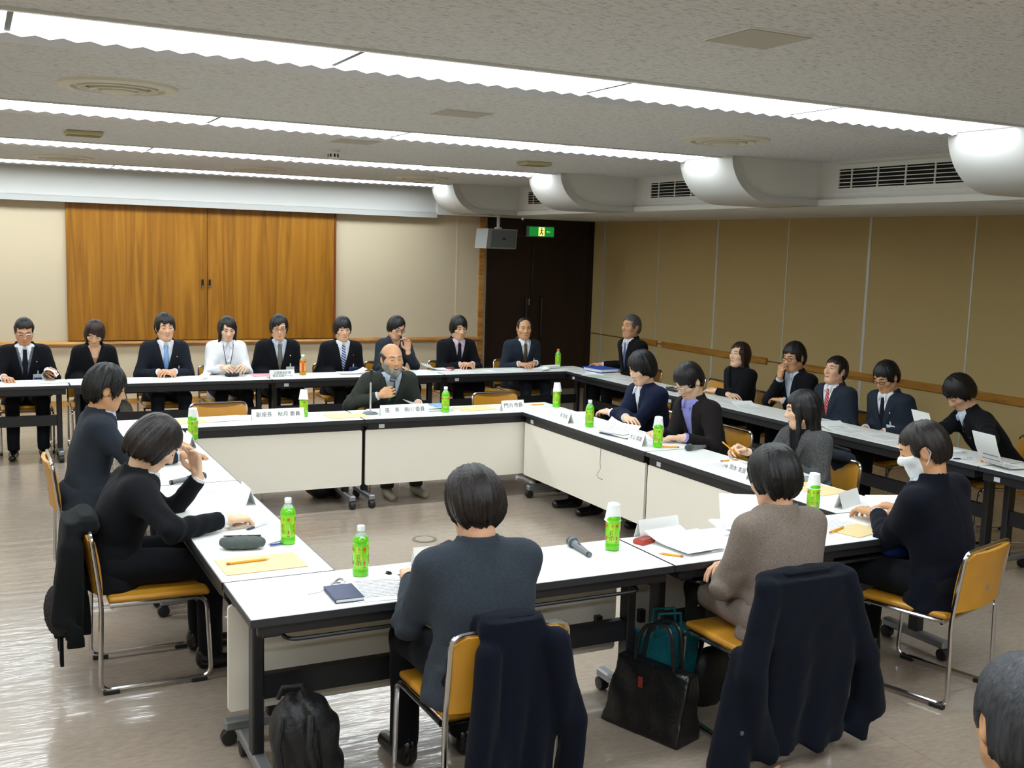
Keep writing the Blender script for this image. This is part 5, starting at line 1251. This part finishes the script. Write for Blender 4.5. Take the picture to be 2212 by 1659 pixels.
sheet(1.92, 1.98, .22, .3, 8, 'green tinted sheet beside the blue binder', m=mat('paper_green', '#c9dcc9', rough=.7)); stack(2.12, 2.22, .24, .32, 6, 'paper stack under the blue binder', 3)
o = empty('ring_binder', (2.13, 2.27, TZ+.021), R(8), 'blue ring binder lying on the right back table', 'binder')
MB().rbox(-.13, .13, -.16, .16, .0, .003, r=.001, seg=1).build('cover', mat('binder_blue', '#2e4fb0', rough=.4), o).location = (0, 0, .001)
MB().rbox(-.13, .13, -.16, .16, .034, .038, r=.001, seg=1).build('cover', MATS['binder_blue'], o)
MB().box(-.115, .125, -.152, .152, .0045, .034).build('pages', M_paper, o); MB().rbox(.126, .131, -.16, .16, .001, .038, r=.001, seg=1).build('spine', MATS['binder_blue'], o)
sheet(2.05, 1.62, .2, .28, 14, 'white sheet before the first empty chair by the right wall'); sheet(2.02, 1.12, .2, .28, -6, 'white sheet before the second empty chair by the right wall'); sheet(2.05, .50, .21, .29, 0, 'white sheet beside the black pencil case on the right back table')
sheet(2.10, .02, .21, .29, 8, 'white sheet before the long-haired woman by the wall'); sheet(2.06, -.34, .21, .30, -6, 'wavy white sheet before the man resting his chin', curl2=.06); sheet(2.12, -.92, .21, .30, 4, 'white sheet before the man with red tie'); stack(2.0, -1.22, .2, .28, 0, 'small booklets between the red tie and the white badge', 2)
sheet(2.02, -1.52, .24, .33, 4, 'large open white paper before the man with the white badge', curl2=.07); sheet(2.08, -1.86, .22, .3, -10, 'white paper right of the man with the white badge'); stack(2.0, -2.40, .24, .34, 4, 'thick stack of papers before the bending man', 5)
o = sheet(1.93, -2.98, .21, .28, 80, 'printed sheet the bending man lifts with his left hand', curl2=.35, z=.012, lines=10)
o = sheet(2.20, -2.12, .21, .28, 78, 'printed sheet standing up before the bending man', lines=10); o.rotation_euler = (R(70), 0, R(78)); o.location.z = TZ+.10
card(2.0, -3.22, .12, -88, 'pale blue folded card at the right edge of the picture').children[0].data.materials[0] = mat('card_blue', '#7f9fd8', rough=.5)
stack(-2.34, .30, .30, .21, 4, 'papers before the empty chair at far left of the ring', 2); stack(-1.05, .31, .3, .2, -6, 'papers under the microphone stand of the speaker', 3); stack(-.68, .30, .3, .22, 8, 'files right of the speaker on the far table', 4); sheet(-.72, .31, .32, .22, 4, 'open curling sheet on the files right of the speaker', curl=-.12, z=.026)
sheet(-.60, .34, .12, .2, 0, 'pale blue sheet on the files right of the speaker', m=mat('paper_blue', '#6fa3dc', rough=.6), z=.03, lines=0)
stack(.07, .30, .3, .21, 0, 'papers behind the name card at the right of the far table', 2); sheet(.22, .28, .24, .18, 6, 'white sheet with a pencil at the far corner of the ring')
sheet(.22, -.18, .28, .2, 70, 'white sheet at the far end of the right table'); sheet(.30, -.42, .3, .21, 84, 'wide printed sheet before the man in navy sweater', curl=.06); sheet(.26, -.98, .3, .21, 96, 'white sheet by the elbow of the man in navy sweater', curl=-.05)
stack(.20, -1.20, .20, .30, 8, 'stack of files with navy edges on the right table', 4, [M_manila, mat('file_navy', '#2e3f78', rough=.5), M_paper, M_paper]); sheet(.18, -1.14, .21, .27, 20, 'crumpled white sheet on the stack of files', curl=.1, curl2=.06, z=.022)
sheet(.27, -1.52, .21, .30, 14, 'white sheet under the hands of the man in lavender shirt', curl2=.05); sheet(.20, -2.35, .21, .29, 6, 'white sheet before the woman in tweed'); sheet(.26, -2.52, .21, .28, -20, 'second white sheet beside the pencil of the woman in tweed')
o = empty('document_box', (.36, -2.80, TZ), R(80), 'low grey translucent box beside the woman in tweed', 'box'); MB().rbox(-.1, .1, -.07, .07, 0, .035, r=.006, seg=2).build('box_shell', mat('box_grey', '#a9b2b8', rough=.3), o); MB().rbox(-.1, .1, -.07, .07, .036, .041, r=.002, seg=1).build('lid', mat('box_lid', '#c6cdd2', rough=.3), o)
sheet(.30, -3.66, .21, .29, -20, 'white sheet under the hand of the man in navy coat', curl2=.10); sheet(-.18, -3.72, .29, .2, 6, 'white sheet left of the man in navy coat')
stack(-1.0, -3.74, .21, .29, 10, 'papers on the near table before the taupe jacket', 2); sheet(-1.13, -3.77, .22, .3, 6, 'large white sheet hanging over the table edge beside the red case', curl2=.05, z=.014, lines=0)
stack(-.70, -3.62, .2, .28, -20, 'open booklet right of the taupe jacket sitter', 3); sheet(-.66, -3.60, .2, .27, -30, 'raised printed page of the booklet', curl2=.18, z=.02, lines=10)
sheet(-2.60, -3.84, .24, .30, -8, 'printed form lying at the elbow of the sitter in charcoal wool', lines=12); sheet(-2.38, -3.80, .2, .28, 6, 'white sheet in front of the sitter in charcoal wool')
sheet(-2.93, -2.02, .34, .30, 4, 'large white sheet between the two sitters on the left', lines=4); sheet(-2.88, -2.66, .2, .26, -60, 'small white note under the hand of the writing woman'); stack(-2.80, -1.32, .2, .14, -80, 'small white booklet near the raised hand on the left', 2)
def env(x, y, w_, h, rz, lab): return sheet(x, y, w_, h, rz, lab, m=M_manila, lines=0, name='envelope', cat='envelope', grp='manila envelopes', thick=.0025)
env(-2.59, .27, .30, .22, 2, 'manila envelope at far left of the ring before the empty chair'); env(-1.43, .20, .31, .22, 0, 'manila envelope left of the microphone stand'); env(-.30, .27, .32, .22, 3, 'manila envelope between the speaker and the right empty chair')
env(.30, -3.05, .22, .32, 6, 'manila envelope on the right table near the navy coat'); env(-.16, -3.86, .24, .16, 14, 'manila envelope under the pencil of the man in navy coat'); env(-2.93, -.36, .22, .32, 0, 'manila envelope on the left table at its far end'); env(-2.955, -3.365, .33, .22, 1, 'manila envelope with a yellow pencil on the left table')

# --- pencils, pens and small things
M_pencil = mat('pencil_orange', '#e9a01c', rough=.4); M_pwood = mat('pencil_wood', '#d9b98a', rough=.6); M_eraser = mat('eraser_pink', '#b86a60', rough=.7)
def pencil(a, b_, lab, z=.0058):
    a = Vector((a[0], a[1], TZ+z)); b_ = Vector((b_[0], b_[1], TZ+z)); L = (b_-a).length
    o = empty('pencil', a, math.atan2(b_.y-a.y, b_.x-a.x), lab, 'pencil', 'orange pencils')
    MB().tube([(.012, 0, 0), (L-.018, 0, 0)], .0052, 6).build('barrel', M_pencil, o); MB().tube([(L-.018, 0, 0), (L-.004, 0, 0)], [.0052, .0014], 6).build('point', M_pwood, o); MB().tube([(L-.004, 0, 0), (L, 0, 0)], [.0012, .0002], 6).build('lead', M_black, o)
    MB().tube([(0, 0, 0), (.012, 0, 0)], .0052, 8).build('eraser', M_eraser, o); return o
pencil((-3.09, -3.345), (-2.91, -3.335), 'yellow pencil lying on the manila envelope at left', z=.0092); pencil((.18, .30), (.36, .29), 'orange pencil at the far corner of the ring', z=.006)
pencil((.30, -1.74), (.16, -1.66), 'orange pencil beside the tea bottle of the man in lavender shirt'); pencil((.27, -2.235), (.43, -2.225), 'orange pencil before the woman in tweed'); pencil((-.34, -3.86), (-.19, -3.80), 'orange pencil on the manila envelope at near right', z=.0092)
pencil((-1.245, -3.925), (-1.32, -3.84), 'orange pencil stub with pink eraser beside the large sheet', z=.0045)
hb = PB['i3'][1]; hh = np.mean([p[1] for p in hb['hands'][1][4:9]], 0); hh = hb['Rz']@hh+np.array((hb['x'], hb['y'], 0))
o = pencil((0, 0), (.17, 0), 'orange pencil held up by the woman in tweed'); Yd = Vector((-.75, .1, .55)).normalized(); o.location = Vector(hh)-Yd*.05; o.rotation_euler = Yd.to_track_quat('X', 'Z').to_euler()
def pen(x, y, rz, lab, L=.14):
    o = empty('pen', (x, y, TZ+.0055), R(rz), lab, 'pen')
    MB().tube([(0, 0, 0), (L*.62, 0, 0)], .0048, 10).build('barrel', mat('pen_clear', '#c9d2dc', rough=.2), o, True); MB().tube([(L*.62, 0, 0), (L*.9, 0, 0), (L, 0, 0)], [.005, .005, .001], 10).build('grip', mat('pen_navy', '#1d2a4a', rough=.4), o, True)
    MB().box(.0, .04, -.0015, .0015, .004, .0075).build('clip', M_steel, o); return o
pen(-2.78, -2.76, 215, 'clear ballpoint pen beside the writing woman'); pen(2.0, -2.72, 160, 'pen lying in front of the bending man')
def pouch(x, y, L, Wd, Hh, rz, lab, m, name='pencil_case'):
    o = empty(name, (x, y, TZ), R(rz), lab, 'pencil case')
    def f(P): q = P.copy(); return np.maximum(((np.abs(q[:, 0]/L)**3+np.abs(q[:, 1]/Wd)**2.4+np.abs((q[:, 2]-Hh)/Hh)**2.4)**(1/2.6)-1)*Hh, .001-q[:, 2])+.0012*np.sin(q[:, 0]*160)*np.sin(q[:, 1]*120)
    sdf_obj('pouch', f, (-L-.02, -Wd-.02, -.01), (L+.02, Wd+.02, 2*Hh+.02), .005, m, o)
    MB().box(-L*.8, L*.8, -.003, .003, 2*Hh-.002, 2*Hh+.002).build('zip', M_black, o); return o
pouch(-2.975, -3.12, .098, .040, .029, -14, 'dark green-grey pencil case on the left table', mat('case_grey_green', '#49524f', rough=.7, bump=.3, bscale=600))
o = empty('pen_bundle', (-2.86, -3.13, TZ+.008), R(18), 'blue and silver pens sticking out of the grey pencil case', 'pens')
for k in range(3): MB().tube([(0, .006*k-.006, 0), (.09+.01*k, .012*k-.012, .004*k)], .004, 8).build('pen', (mat('pen_blue', '#2c3f8c', rough=.4), M_steel, mat('pen_silver', '#8d949c', rough=.3))[k], o, True)
pouch(-1.735, 2.80, .075, .028, .020, 4, 'black pencil case before the woman in white cardigan', mat('case_black', '#131316', rough=.6)); pouch(2.02, .78, .028, .085, .02, 4, 'black pencil case on the right back table', mat('case_black2', '#1b1d1f', rough=.5))
pouch(.60, 2.86, .05, .03, .018, 10, 'dark red pouch on the back table beside the long-haired man', mat('case_red', '#7a2030', rough=.5))
o = empty('notebook', (-2.765, -3.872, TZ), R(-2), 'dark blue pocket notebook with ribbon on the nearest table', 'notebook')
cv = MB().rbox(-.055, .055, -.085, .085, .0005, .003, r=.001, seg=1).rbox(-.055, .055, -.085, .085, .014, .0165, r=.001, seg=1).rbox(-.0565, -.053, -.085, .085, .0005, .0165, r=.001, seg=1).build('cover', mat('notebook_blue', '#2c3457', rough=.5), o)
MB().box(-.052, .051, -.081, .081, .003, .014).build('pages', M_paper, o); MB().tube([(-.05, .07, .016), (-.075, .05, .006), (-.105, .055, .002), (-.125, .05, .002)], .0012, 6).build('ribbon', mat('ribbon_grey', '#8c93a0', rough=.6), o)
o = empty('wrist_watch', (-2.745, -3.735, TZ), R(20), 'silver wristwatch lying beside the dark notebook', 'watch')
MB().tube([(.028*math.cos(k*math.pi/9), .018*math.sin(k*math.pi/9), .008+.006*math.sin(k*math.pi/4.5)) for k in range(18)], .005, 6, closed=True).build('bracelet', MATS['watch_steel'], o, True); MB().lathe([(.001, .012), (.014, .012), (.014, .004), (.001, .004)], 18, c=(.0, -.02, .0)).build('watch_case', mat('watch_case', '#d6d8dc', rough=.2, metal=.8), o, True)
for x, y, lab in ((-2.517, -3.684, 'black binder clip near the paper cup on the nearest table'), (-2.40, -3.71, 'small black clip half hidden beside the charcoal sleeve')):
    o = empty('binder_clip', (x, y, TZ), R(30), lab, 'clip'); MB().prism([(-.008, 0), (.008, 0), (.001, .012), (-.001, .012)], -.012, .012).build('clip_body', M_black, o); MB().tube([(-.006, 0, .012), (-.02, 0, .004), (-.03, 0, .003), (-.02, .004, .004), (-.006, .004, .012)], .001, 5).build('wire_handle', M_steel, o)
o = empty('card_case', (-1.275, -3.665, TZ), R(20), 'red leather case beside the blank-backed name card', 'case'); MB().rbox(-.05, .05, -.03, .03, 0, .02, r=.006, seg=2).build('case_body', mat('case_bright_red', '#b8402e', rough=.4), o, True); MB().rbox(-.044, .044, -.025, .025, .0205, .0225, r=.002, seg=1).build('flap', mat('case_dark_red', '#8c2c22', rough=.4), o)
o = empty('rolled_booklet', (-3.385, 2.86, TZ), R(80), 'rolled back booklet in the hand of the man in waistcoat', 'booklet')
MB().add(*(lambda pr: ([(x, y, z) for (y, z) in pr for x in (-.1, .1)], [(2*i, 2*i+1, 2*i+3, 2*i+2) for i in range(len(pr)-1)]))([(-.02+.055*math.cos(a)*(1 if a < 3.2 else 1.3), .058+.052*math.sin(a)) for a in np.linspace(-2.4, 3.3, 22)])).build('bent_pages', M_paper, o, True)
o = empty('thread', (-.012, -1.238, .69), 0, 'thin dark thread hanging down the cream panel of the right table', 'thread')
MB().tube([(0, 0, 0), (0, 0, -.02), (0, .007, -.17), (0, -.003, -.21), (0, .044, -.27), (0, .03, -.282), (0, -.02, -.285)], .0016, 6).build('strand', mat('thread_dark', '#3a3636', rough=.7), o, True); MB().tube([(0, -.02, -.285), (0, -.032, -.288)], [.0035, .002], 6).build('thread_end', M_black, o)

# ------------------------------------------------------------------ coats and bags
def fold(P, k, a, z0, z1, ph=0): return a*sstep(z1, z0, P[:, 2])*(np.sin(P[:, 0]*k+ph+1.5*np.sin(P[:, 2]*7+ph))+.5*np.sin(P[:, 0]*k*1.9+2*ph-P[:, 2]*6))
def slab(P, cx, cy, T, A, B_, n=3.0):
    q = P.copy(); q[:, 0] -= cx if np.isscalar(cx) else cx; q[:, 1] -= cy; return loft_d(q, T, A, B_, n=n)
M_coatn = cloth('coat_navy', '#0b0f1b', vs=120, var=.2); M_coatb = cloth('coat_black_navy', '#0c101a', vs=120, var=.2); M_fur = mat('fur_brown', '#171210', rough=.9, var=.5, vscale=60, bump=1.0, bscale=90); M_coatk = cloth('coat_black', '#101213')
# navy coat over the nearest chair
o = empty('coat', (-2.38, -4.53, 0), 0, 'navy coat hanging over the back of the nearest chair', 'coat')
def f(P):
    cx = -.02+.03*np.sin(P[:, 2]*4); back = slab(P, cx, -.035, [.05, .30, .55, .74, .79], [.20, .17, .135, .118, .10], [.055, .045, .035, .030, .03])
    fr = slab(P, -.02, .055, [.52, .60, .74, .79], [.10, .11, .115, .10], [.012, .014, .018, .02]); top = slab(P, -.02, .01, [.735, .75, .785, .80], [.11, .115, .11, .09], [.055, .06, .05, .03])
    d = smin(smin(back, fr, .02), top, .02)
    sl = smin(cone(P, (.13, -.06, .70), (.19, -.075, .42), .05, .048), cone(P, (.19, -.075, .42), (.20, -.06, .20), .048, .052), .02); sl2 = cone(P, (-.12, -.055, .68), (-.14, -.075, .18), .045, .055)
    d = smin(smin(d, sl, .012), sl2, .012); return d+fold(P, 46, .016, .1, .78, .6)
sdf_obj('coat_body', f, (-.34, -.22, .0), (.36, .14, .86), .0105, M_coatn, o)
MB().tube([(-.1, .0, .785), (-.03, -.03, .79), (.05, -.03, .79), (.09, .0, .785)], .008, 8).build('collar', M_coatn, o, True)
# big black coat over the taupe sitter's chair
o = empty('coat', (-1.06, -4.47, 0), 0, 'large black coat spread over the chair of the taupe jacket sitter', 'coat')
def f(P):
    cx = .03*np.sin(P[:, 2]*3.1+1); d = slab(P, cx, -.04, [.07, .25, .50, .70, .765], [.285, .27, .25, .235, .215], [.06, .05, .045, .035, .03])
    d = smin(d, slab(P, 0, .012, [.725, .74, .775, .79], [.215, .225, .215, .19], [.05, .055, .045, .03]), .02)
    l = smin(cone(P, (-.20, -.03, .725), (-.285, -.07, .40), .05, .06), cone(P, (-.285, -.07, .40), (-.26, -.10, .12), .06, .066), .02); l = np.maximum(l, .07-P[:, 2])
    r_ = smin(cone(P, (.20, -.03, .725), (.31, -.05, .40), .05, .058), cone(P, (.31, -.05, .40), (.36, -.05, .17), .058, .064), .02); r_ = np.maximum(r_, .15-P[:, 2])
    t = cone(P, (-.27, .0, .45), (-.36, -.06, .06), .05, .085); t = np.maximum(t, .03-P[:, 2])
    d = smin(smin(smin(d, l, .014), r_, .014), t, .014); return d+fold(P, 26, .013, .1, .78, 1.7)+.0016*np.sin(P[:, 0]*34-P[:, 2]*46+2*np.sin(P[:, 0]*9))
sdf_obj('coat_body', f, (-.50, -.24, .0), (.50, .12, .86), .0115, M_coatb, o)
MB().tube([(-.17, .02, .775), (-.1, -.03, .78), (.1, -.03, .78), (.17, .02, .775)], .009, 8).build('collar', M_coatb, o, True)
MB().tube([(-.30, -.165, .078), (-.26, -.172, .066), (-.21, -.165, .074)], .006, 6).build('cuff_lining', mat('lining_orange', '#a8644a', rough=.6), o, True)
MB().lathe([(.001, 0), (.009, .001), (.009, .004), (.001, .004)], 12, c=(-.37, -.13, .22), axis=1).build('button', mat('button_grey', '#4a4a4d', rough=.4), o)
# dark coat with fur on the left chair
o = empty('coat', (-3.58, -2.57, 0), R(-90), 'dark coat with brown fur hanging on the chair of the writing woman', 'coat')
def f(P):
    d = slab(P, .04, -.045, [.26, .40, .60, .72, .775], [.18, .185, .175, .16, .13], [.06, .06, .05, .04, .03]); d = smin(d, slab(P, .03, .02, [.72, .74, .78, .80], [.15, .16, .15, .12], [.05, .06, .05, .03]), .02)
    d = smin(d, cone(P, (.17, -.05, .66), (.19, -.09, .36), .05, .055), .02); return d+fold(P, 40, .013, .2, .75, 2.2)
sdf_obj('coat_body', f, (-.26, -.2, .2), (.32, .14, .88), .0095, M_coatk, o)
def f(P): return ell(P, (.06, -.095, .36), (.16, .062, .11))+.006*np.sin(P[:, 0]*170+3*np.sin(P[:, 2]*90))*np.sin(P[:, 2]*150)
fu = sdf_obj('fur_trim', f, (-.16, -.22, .2), (.30, .0, .52), .008, M_fur, o); tag(fu, 'dark brown fur trim')
for xx, z0 in ((.10, .12), (-.02, .15)): MB().prism([(xx-.028, z0), (xx+.028, z0), (xx+.03, .38), (xx-.03, .38)], -.10, -.085).build('belt_end', M_coatk, o)
# coat folded on the tweed woman's chair
b = PB['i3'][1]; o = empty('coat', (b['x']+.20, b['y'], 0), R(90), 'dark grey coat folded over the chair of the woman in tweed', 'coat')
def f(P): return smin(slab(P, .04, -.05, [.45, .55, .72, .765], [.16, .17, .17, .14], [.03, .03, .03, .025]), slab(P, .04, -.02, [.72, .74, .77, .785], [.16, .17, .16, .14], [.05, .055, .05, .03]), .02)+fold(P, 30, .008, .5, .8, .3)
sdf_obj('coat_body', f, (-.2, -.16, .38), (.3, .12, .84), .012, cloth('coat_dark_grey', '#23272e'), o); MB().tube([(-.1, -.03, .795), (.1, -.04, .80), (.17, -.02, .79)], .010, 8).build('collar', MATS['coat_dark_grey'], o, True)
# orange cloth on a back chair
o = empty('orange_scarf', (1.13, 3.53, 0), R(180), 'orange cloth draped over the empty chair beside the balding man', 'cloth')
def f(P): return smin(slab(P, 0, -.02, [.40, .55, .72, .765], [.10, .10, .10, .09], [.022, .022, .022, .02]), slab(P, 0, .015, [.72, .735, .765, .775], [.10, .10, .10, .09], [.045, .05, .045, .03]), .02)+fold(P, 70, .004, .4, .8, .3)
sdf_obj('cloth_fall', f, (-.16, -.1, .36), (.16, .1, .82), .010, mat('cloth_orange', '#c2552a', rough=.8, var=.15, vscale=40), o); MB().tube([(-.09, -.045, .41), (.0, -.046, .40), (.09, -.045, .41)], .004, 6).build('hem', mat('cloth_orange_dark', '#9a3f1e', rough=.8), o, True)

M_leather = mat('bag_leather', '#101113', rough=.28, bump=.25, bscale=60); M_nylon = mat('bag_nylon', '#101113', rough=.5, bump=.4, bscale=50)
o = empty('backpack', (-2.95, -4.02, 0), R(-14), 'black backpack standing on the floor by the nearest table leg', 'bag')
def f(P):
    q = P.copy(); q[:, 0] += .10*(q[:, 2]-.2); d = ((np.abs(q[:, 0]/.125)**2.6+np.abs(q[:, 1]/.10)**2.6+np.abs((q[:, 2]-.20)/.205)**3)**(1/2.7)-1)*.1
    return np.maximum(d+.006*np.sin(q[:, 2]*40+4*np.sin(q[:, 0]*20))*np.sin(q[:, 0]*30+1), .003-q[:, 2])
sdf_obj('bag_body', f, (-.2, -.15, -.01), (.22, .15, .46), .008, M_nylon, o)
for s_ in (-1, 1): MB().tube([(-.04+s_*.05, -.09, .36), (-.05+s_*.055, -.14, .27), (-.02+s_*.06, -.135, .12), (.0+s_*.06, -.09, .05)], .014, 8).build('strap', M_nylon, o, True)
MB().tube([(-.10, -.02, .40), (-.085, -.03, .445), (-.02, -.03, .45), (.0, -.02, .40)], .009, 8).build('top_handle', M_nylon, o, True)
MB().tube([(.04, -.098, .30), (.05, -.105, .2), (.06, -.10, .1)], .004, 6).build('zip', mat('zip_dark', '#2c2d30', rough=.3, metal=.6), o, True)
o = empty('tote_bag', (-1.45, -4.03, 0), R(-71), 'shiny black tote bag standing on the floor between the near chairs', 'bag')
def f(P):
    q = P.copy(); th = .085-.055*np.clip(q[:, 2]/.30, 0, 1); lean = q[:, 1]-.12*(q[:, 2]-.1)
    d = np.maximum(np.maximum(np.abs(q[:, 0])-(.205-.06*q[:, 2]), np.abs(lean)-th), q[:, 2]-.285); return smax(d, .003-q[:, 2], .01)+.006*np.sin(q[:, 0]*26+q[:, 2]*14)*np.sin(q[:, 2]*22)
sdf_obj('bag_body', f, (-.26, -.16, -.01), (.26, .18, .34), .009, M_leather, o)
for s_, dy in ((1, .0), (1, .06)): MB().tube(fillet([(-.10, dy, .26), (-.08, dy+.02, .44), (.06, dy+.03, .47), (.11, dy, .26)], .08, 5), .009, 8).build('handle', M_leather, o, True)
MB().box(-.02, .0, -.075, -.07, .2, .245).build('zip_tag', mat('tag_red', '#7c2420', rough=.5), o)
o = empty('shopping_bag', (-1.27, -3.86, 0), R(-12), 'teal cloth bag behind the black tote', 'bag')
def f(P):
    q = P.copy(); d = np.maximum(np.maximum(np.abs(q[:, 0])-(.12+.03*q[:, 2]), np.abs(q[:, 1])-(.07-.06*np.clip(q[:, 2], 0, .4))), q[:, 2]-.355-.02*np.sin(q[:, 0]*25)); return smax(d, .003-q[:, 2], .01)+.006*np.sin(q[:, 0]*48+2*np.sin(q[:, 2]*16))
sdf_obj('bag_body', f, (-.18, -.12, -.01), (.18, .12, .42), .008, cloth('bag_teal', '#12545a', vs=80, var=.2), o)
for s_ in (-1, 1): MB().tube([(-.06, s_*.03, .34), (-.05, s_*.035, .44), (.05, s_*.035, .44), (.06, s_*.03, .34)], .007, 8).build('handle', MATS['bag_teal'], o, True)
o = empty('handbag', (-1.06, -3.92, 0), R(10), 'small black bag behind the teal bag under the chair', 'bag')
def f(P): return np.maximum(((np.abs(P[:, 0]/.11)**2.6+np.abs(P[:, 1]/.06)**2.4+np.abs((P[:, 2]-.13)/.135)**2.6)**(1/2.5)-1)*.06, .003-P[:, 2])
sdf_obj('bag_body', f, (-.16, -.1, -.01), (.16, .1, .32), .010, M_nylon, o); MB().tube([(-.07, 0, .23), (-.05, 0, .34), (.05, 0, .34), (.07, 0, .23)], .007, 8).build('handle', M_nylon, o, True)
o = empty('floor_bag', (-1.50, .52, 0), R(10), 'black bag on the floor under the far table beside the speaker', 'bag')
def f(P): return np.maximum(((np.abs(P[:, 0]/.17)**2.6+np.abs(P[:, 1]/.10)**2.4+np.abs((P[:, 2]-.12)/.13)**2.4)**(1/2.5)-1)*.08, .003-P[:, 2])+.004*np.sin(P[:, 0]*40)
sdf_obj('bag_body', f, (-.22, -.14, -.01), (.22, .14, .3), .011, M_nylon, o); MB().tube([(-.08, 0, .23), (-.05, 0, .32), (.05, 0, .32), (.08, 0, .23)], .008, 8).build('handle', M_nylon, o, True)
o = empty('pale_bag', (-2.74, 3.02, 0), R(8), 'pale grey cloth bag beside the brown-haired woman under the back table', 'bag')
def f(P): return np.maximum(((np.abs(P[:, 0]/.12)**2.6+np.abs(P[:, 1]/.07)**2.4+np.abs((P[:, 2]-.25)/.25)**2.8)**(1/2.5)-1)*.06, .003-P[:, 2])+.004*np.sin(P[:, 0]*50+P[:, 2]*10)
sdf_obj('bag_body', f, (-.18, -.12, -.01), (.18, .12, .56), .011, cloth('bag_pale', '#a9a79f', vs=80), o); MB().tube([(-.06, 0, .47), (-.04, 0, .58), (.04, 0, .58), (.06, 0, .47)], .007, 8).build('handle', MATS['bag_pale'], o, True)

# papers and a bag kept on the racks under the back tables
for x, y, rz, lab in ((-2.32, 2.70, 3, 'pale file on the rack under the table of the light blue tie'), (-1.62, 2.72, -4, 'pale papers on the rack under the white cardigan'), (2.05, -.55, 88, 'white papers on the rack under the right wall tables'), (2.06, -1.62, 92, 'blue and white files on the rack before the white badge')):
    stack(x, y, .30, .21, rz, lab, 3, [mat('file_pale', '#b9b3a2', rough=.6), M_paper, MATS['file_navy']] if 'blue' in lab else [mat('file_pale', '#b9b3a2', rough=.6), M_paper], z=-.096)
o = empty('lap_bag', (.0, -3.97, 0), R(15), 'dark blue bag on the lap of the man in navy coat', 'bag')
def f(P): return ((np.abs(P[:, 0]/.13)**2.4+np.abs(P[:, 1]/.07)**2.2+np.abs((P[:, 2]-.635)/.055)**2.2)**(1/2.3)-1)*.06+.004*np.sin(P[:, 0]*45+P[:, 2]*20)
sdf_obj('bag_body', f, (-.18, -.12, .55), (.18, .12, .72), .010, cloth('bag_blue', '#131f52'), o); MB().tube([(-.05, -.02, .685), (-.03, -.04, .70), (.03, -.04, .70), (.05, -.02, .685)], .006, 8).build('handle', MATS['bag_blue'], o, True)
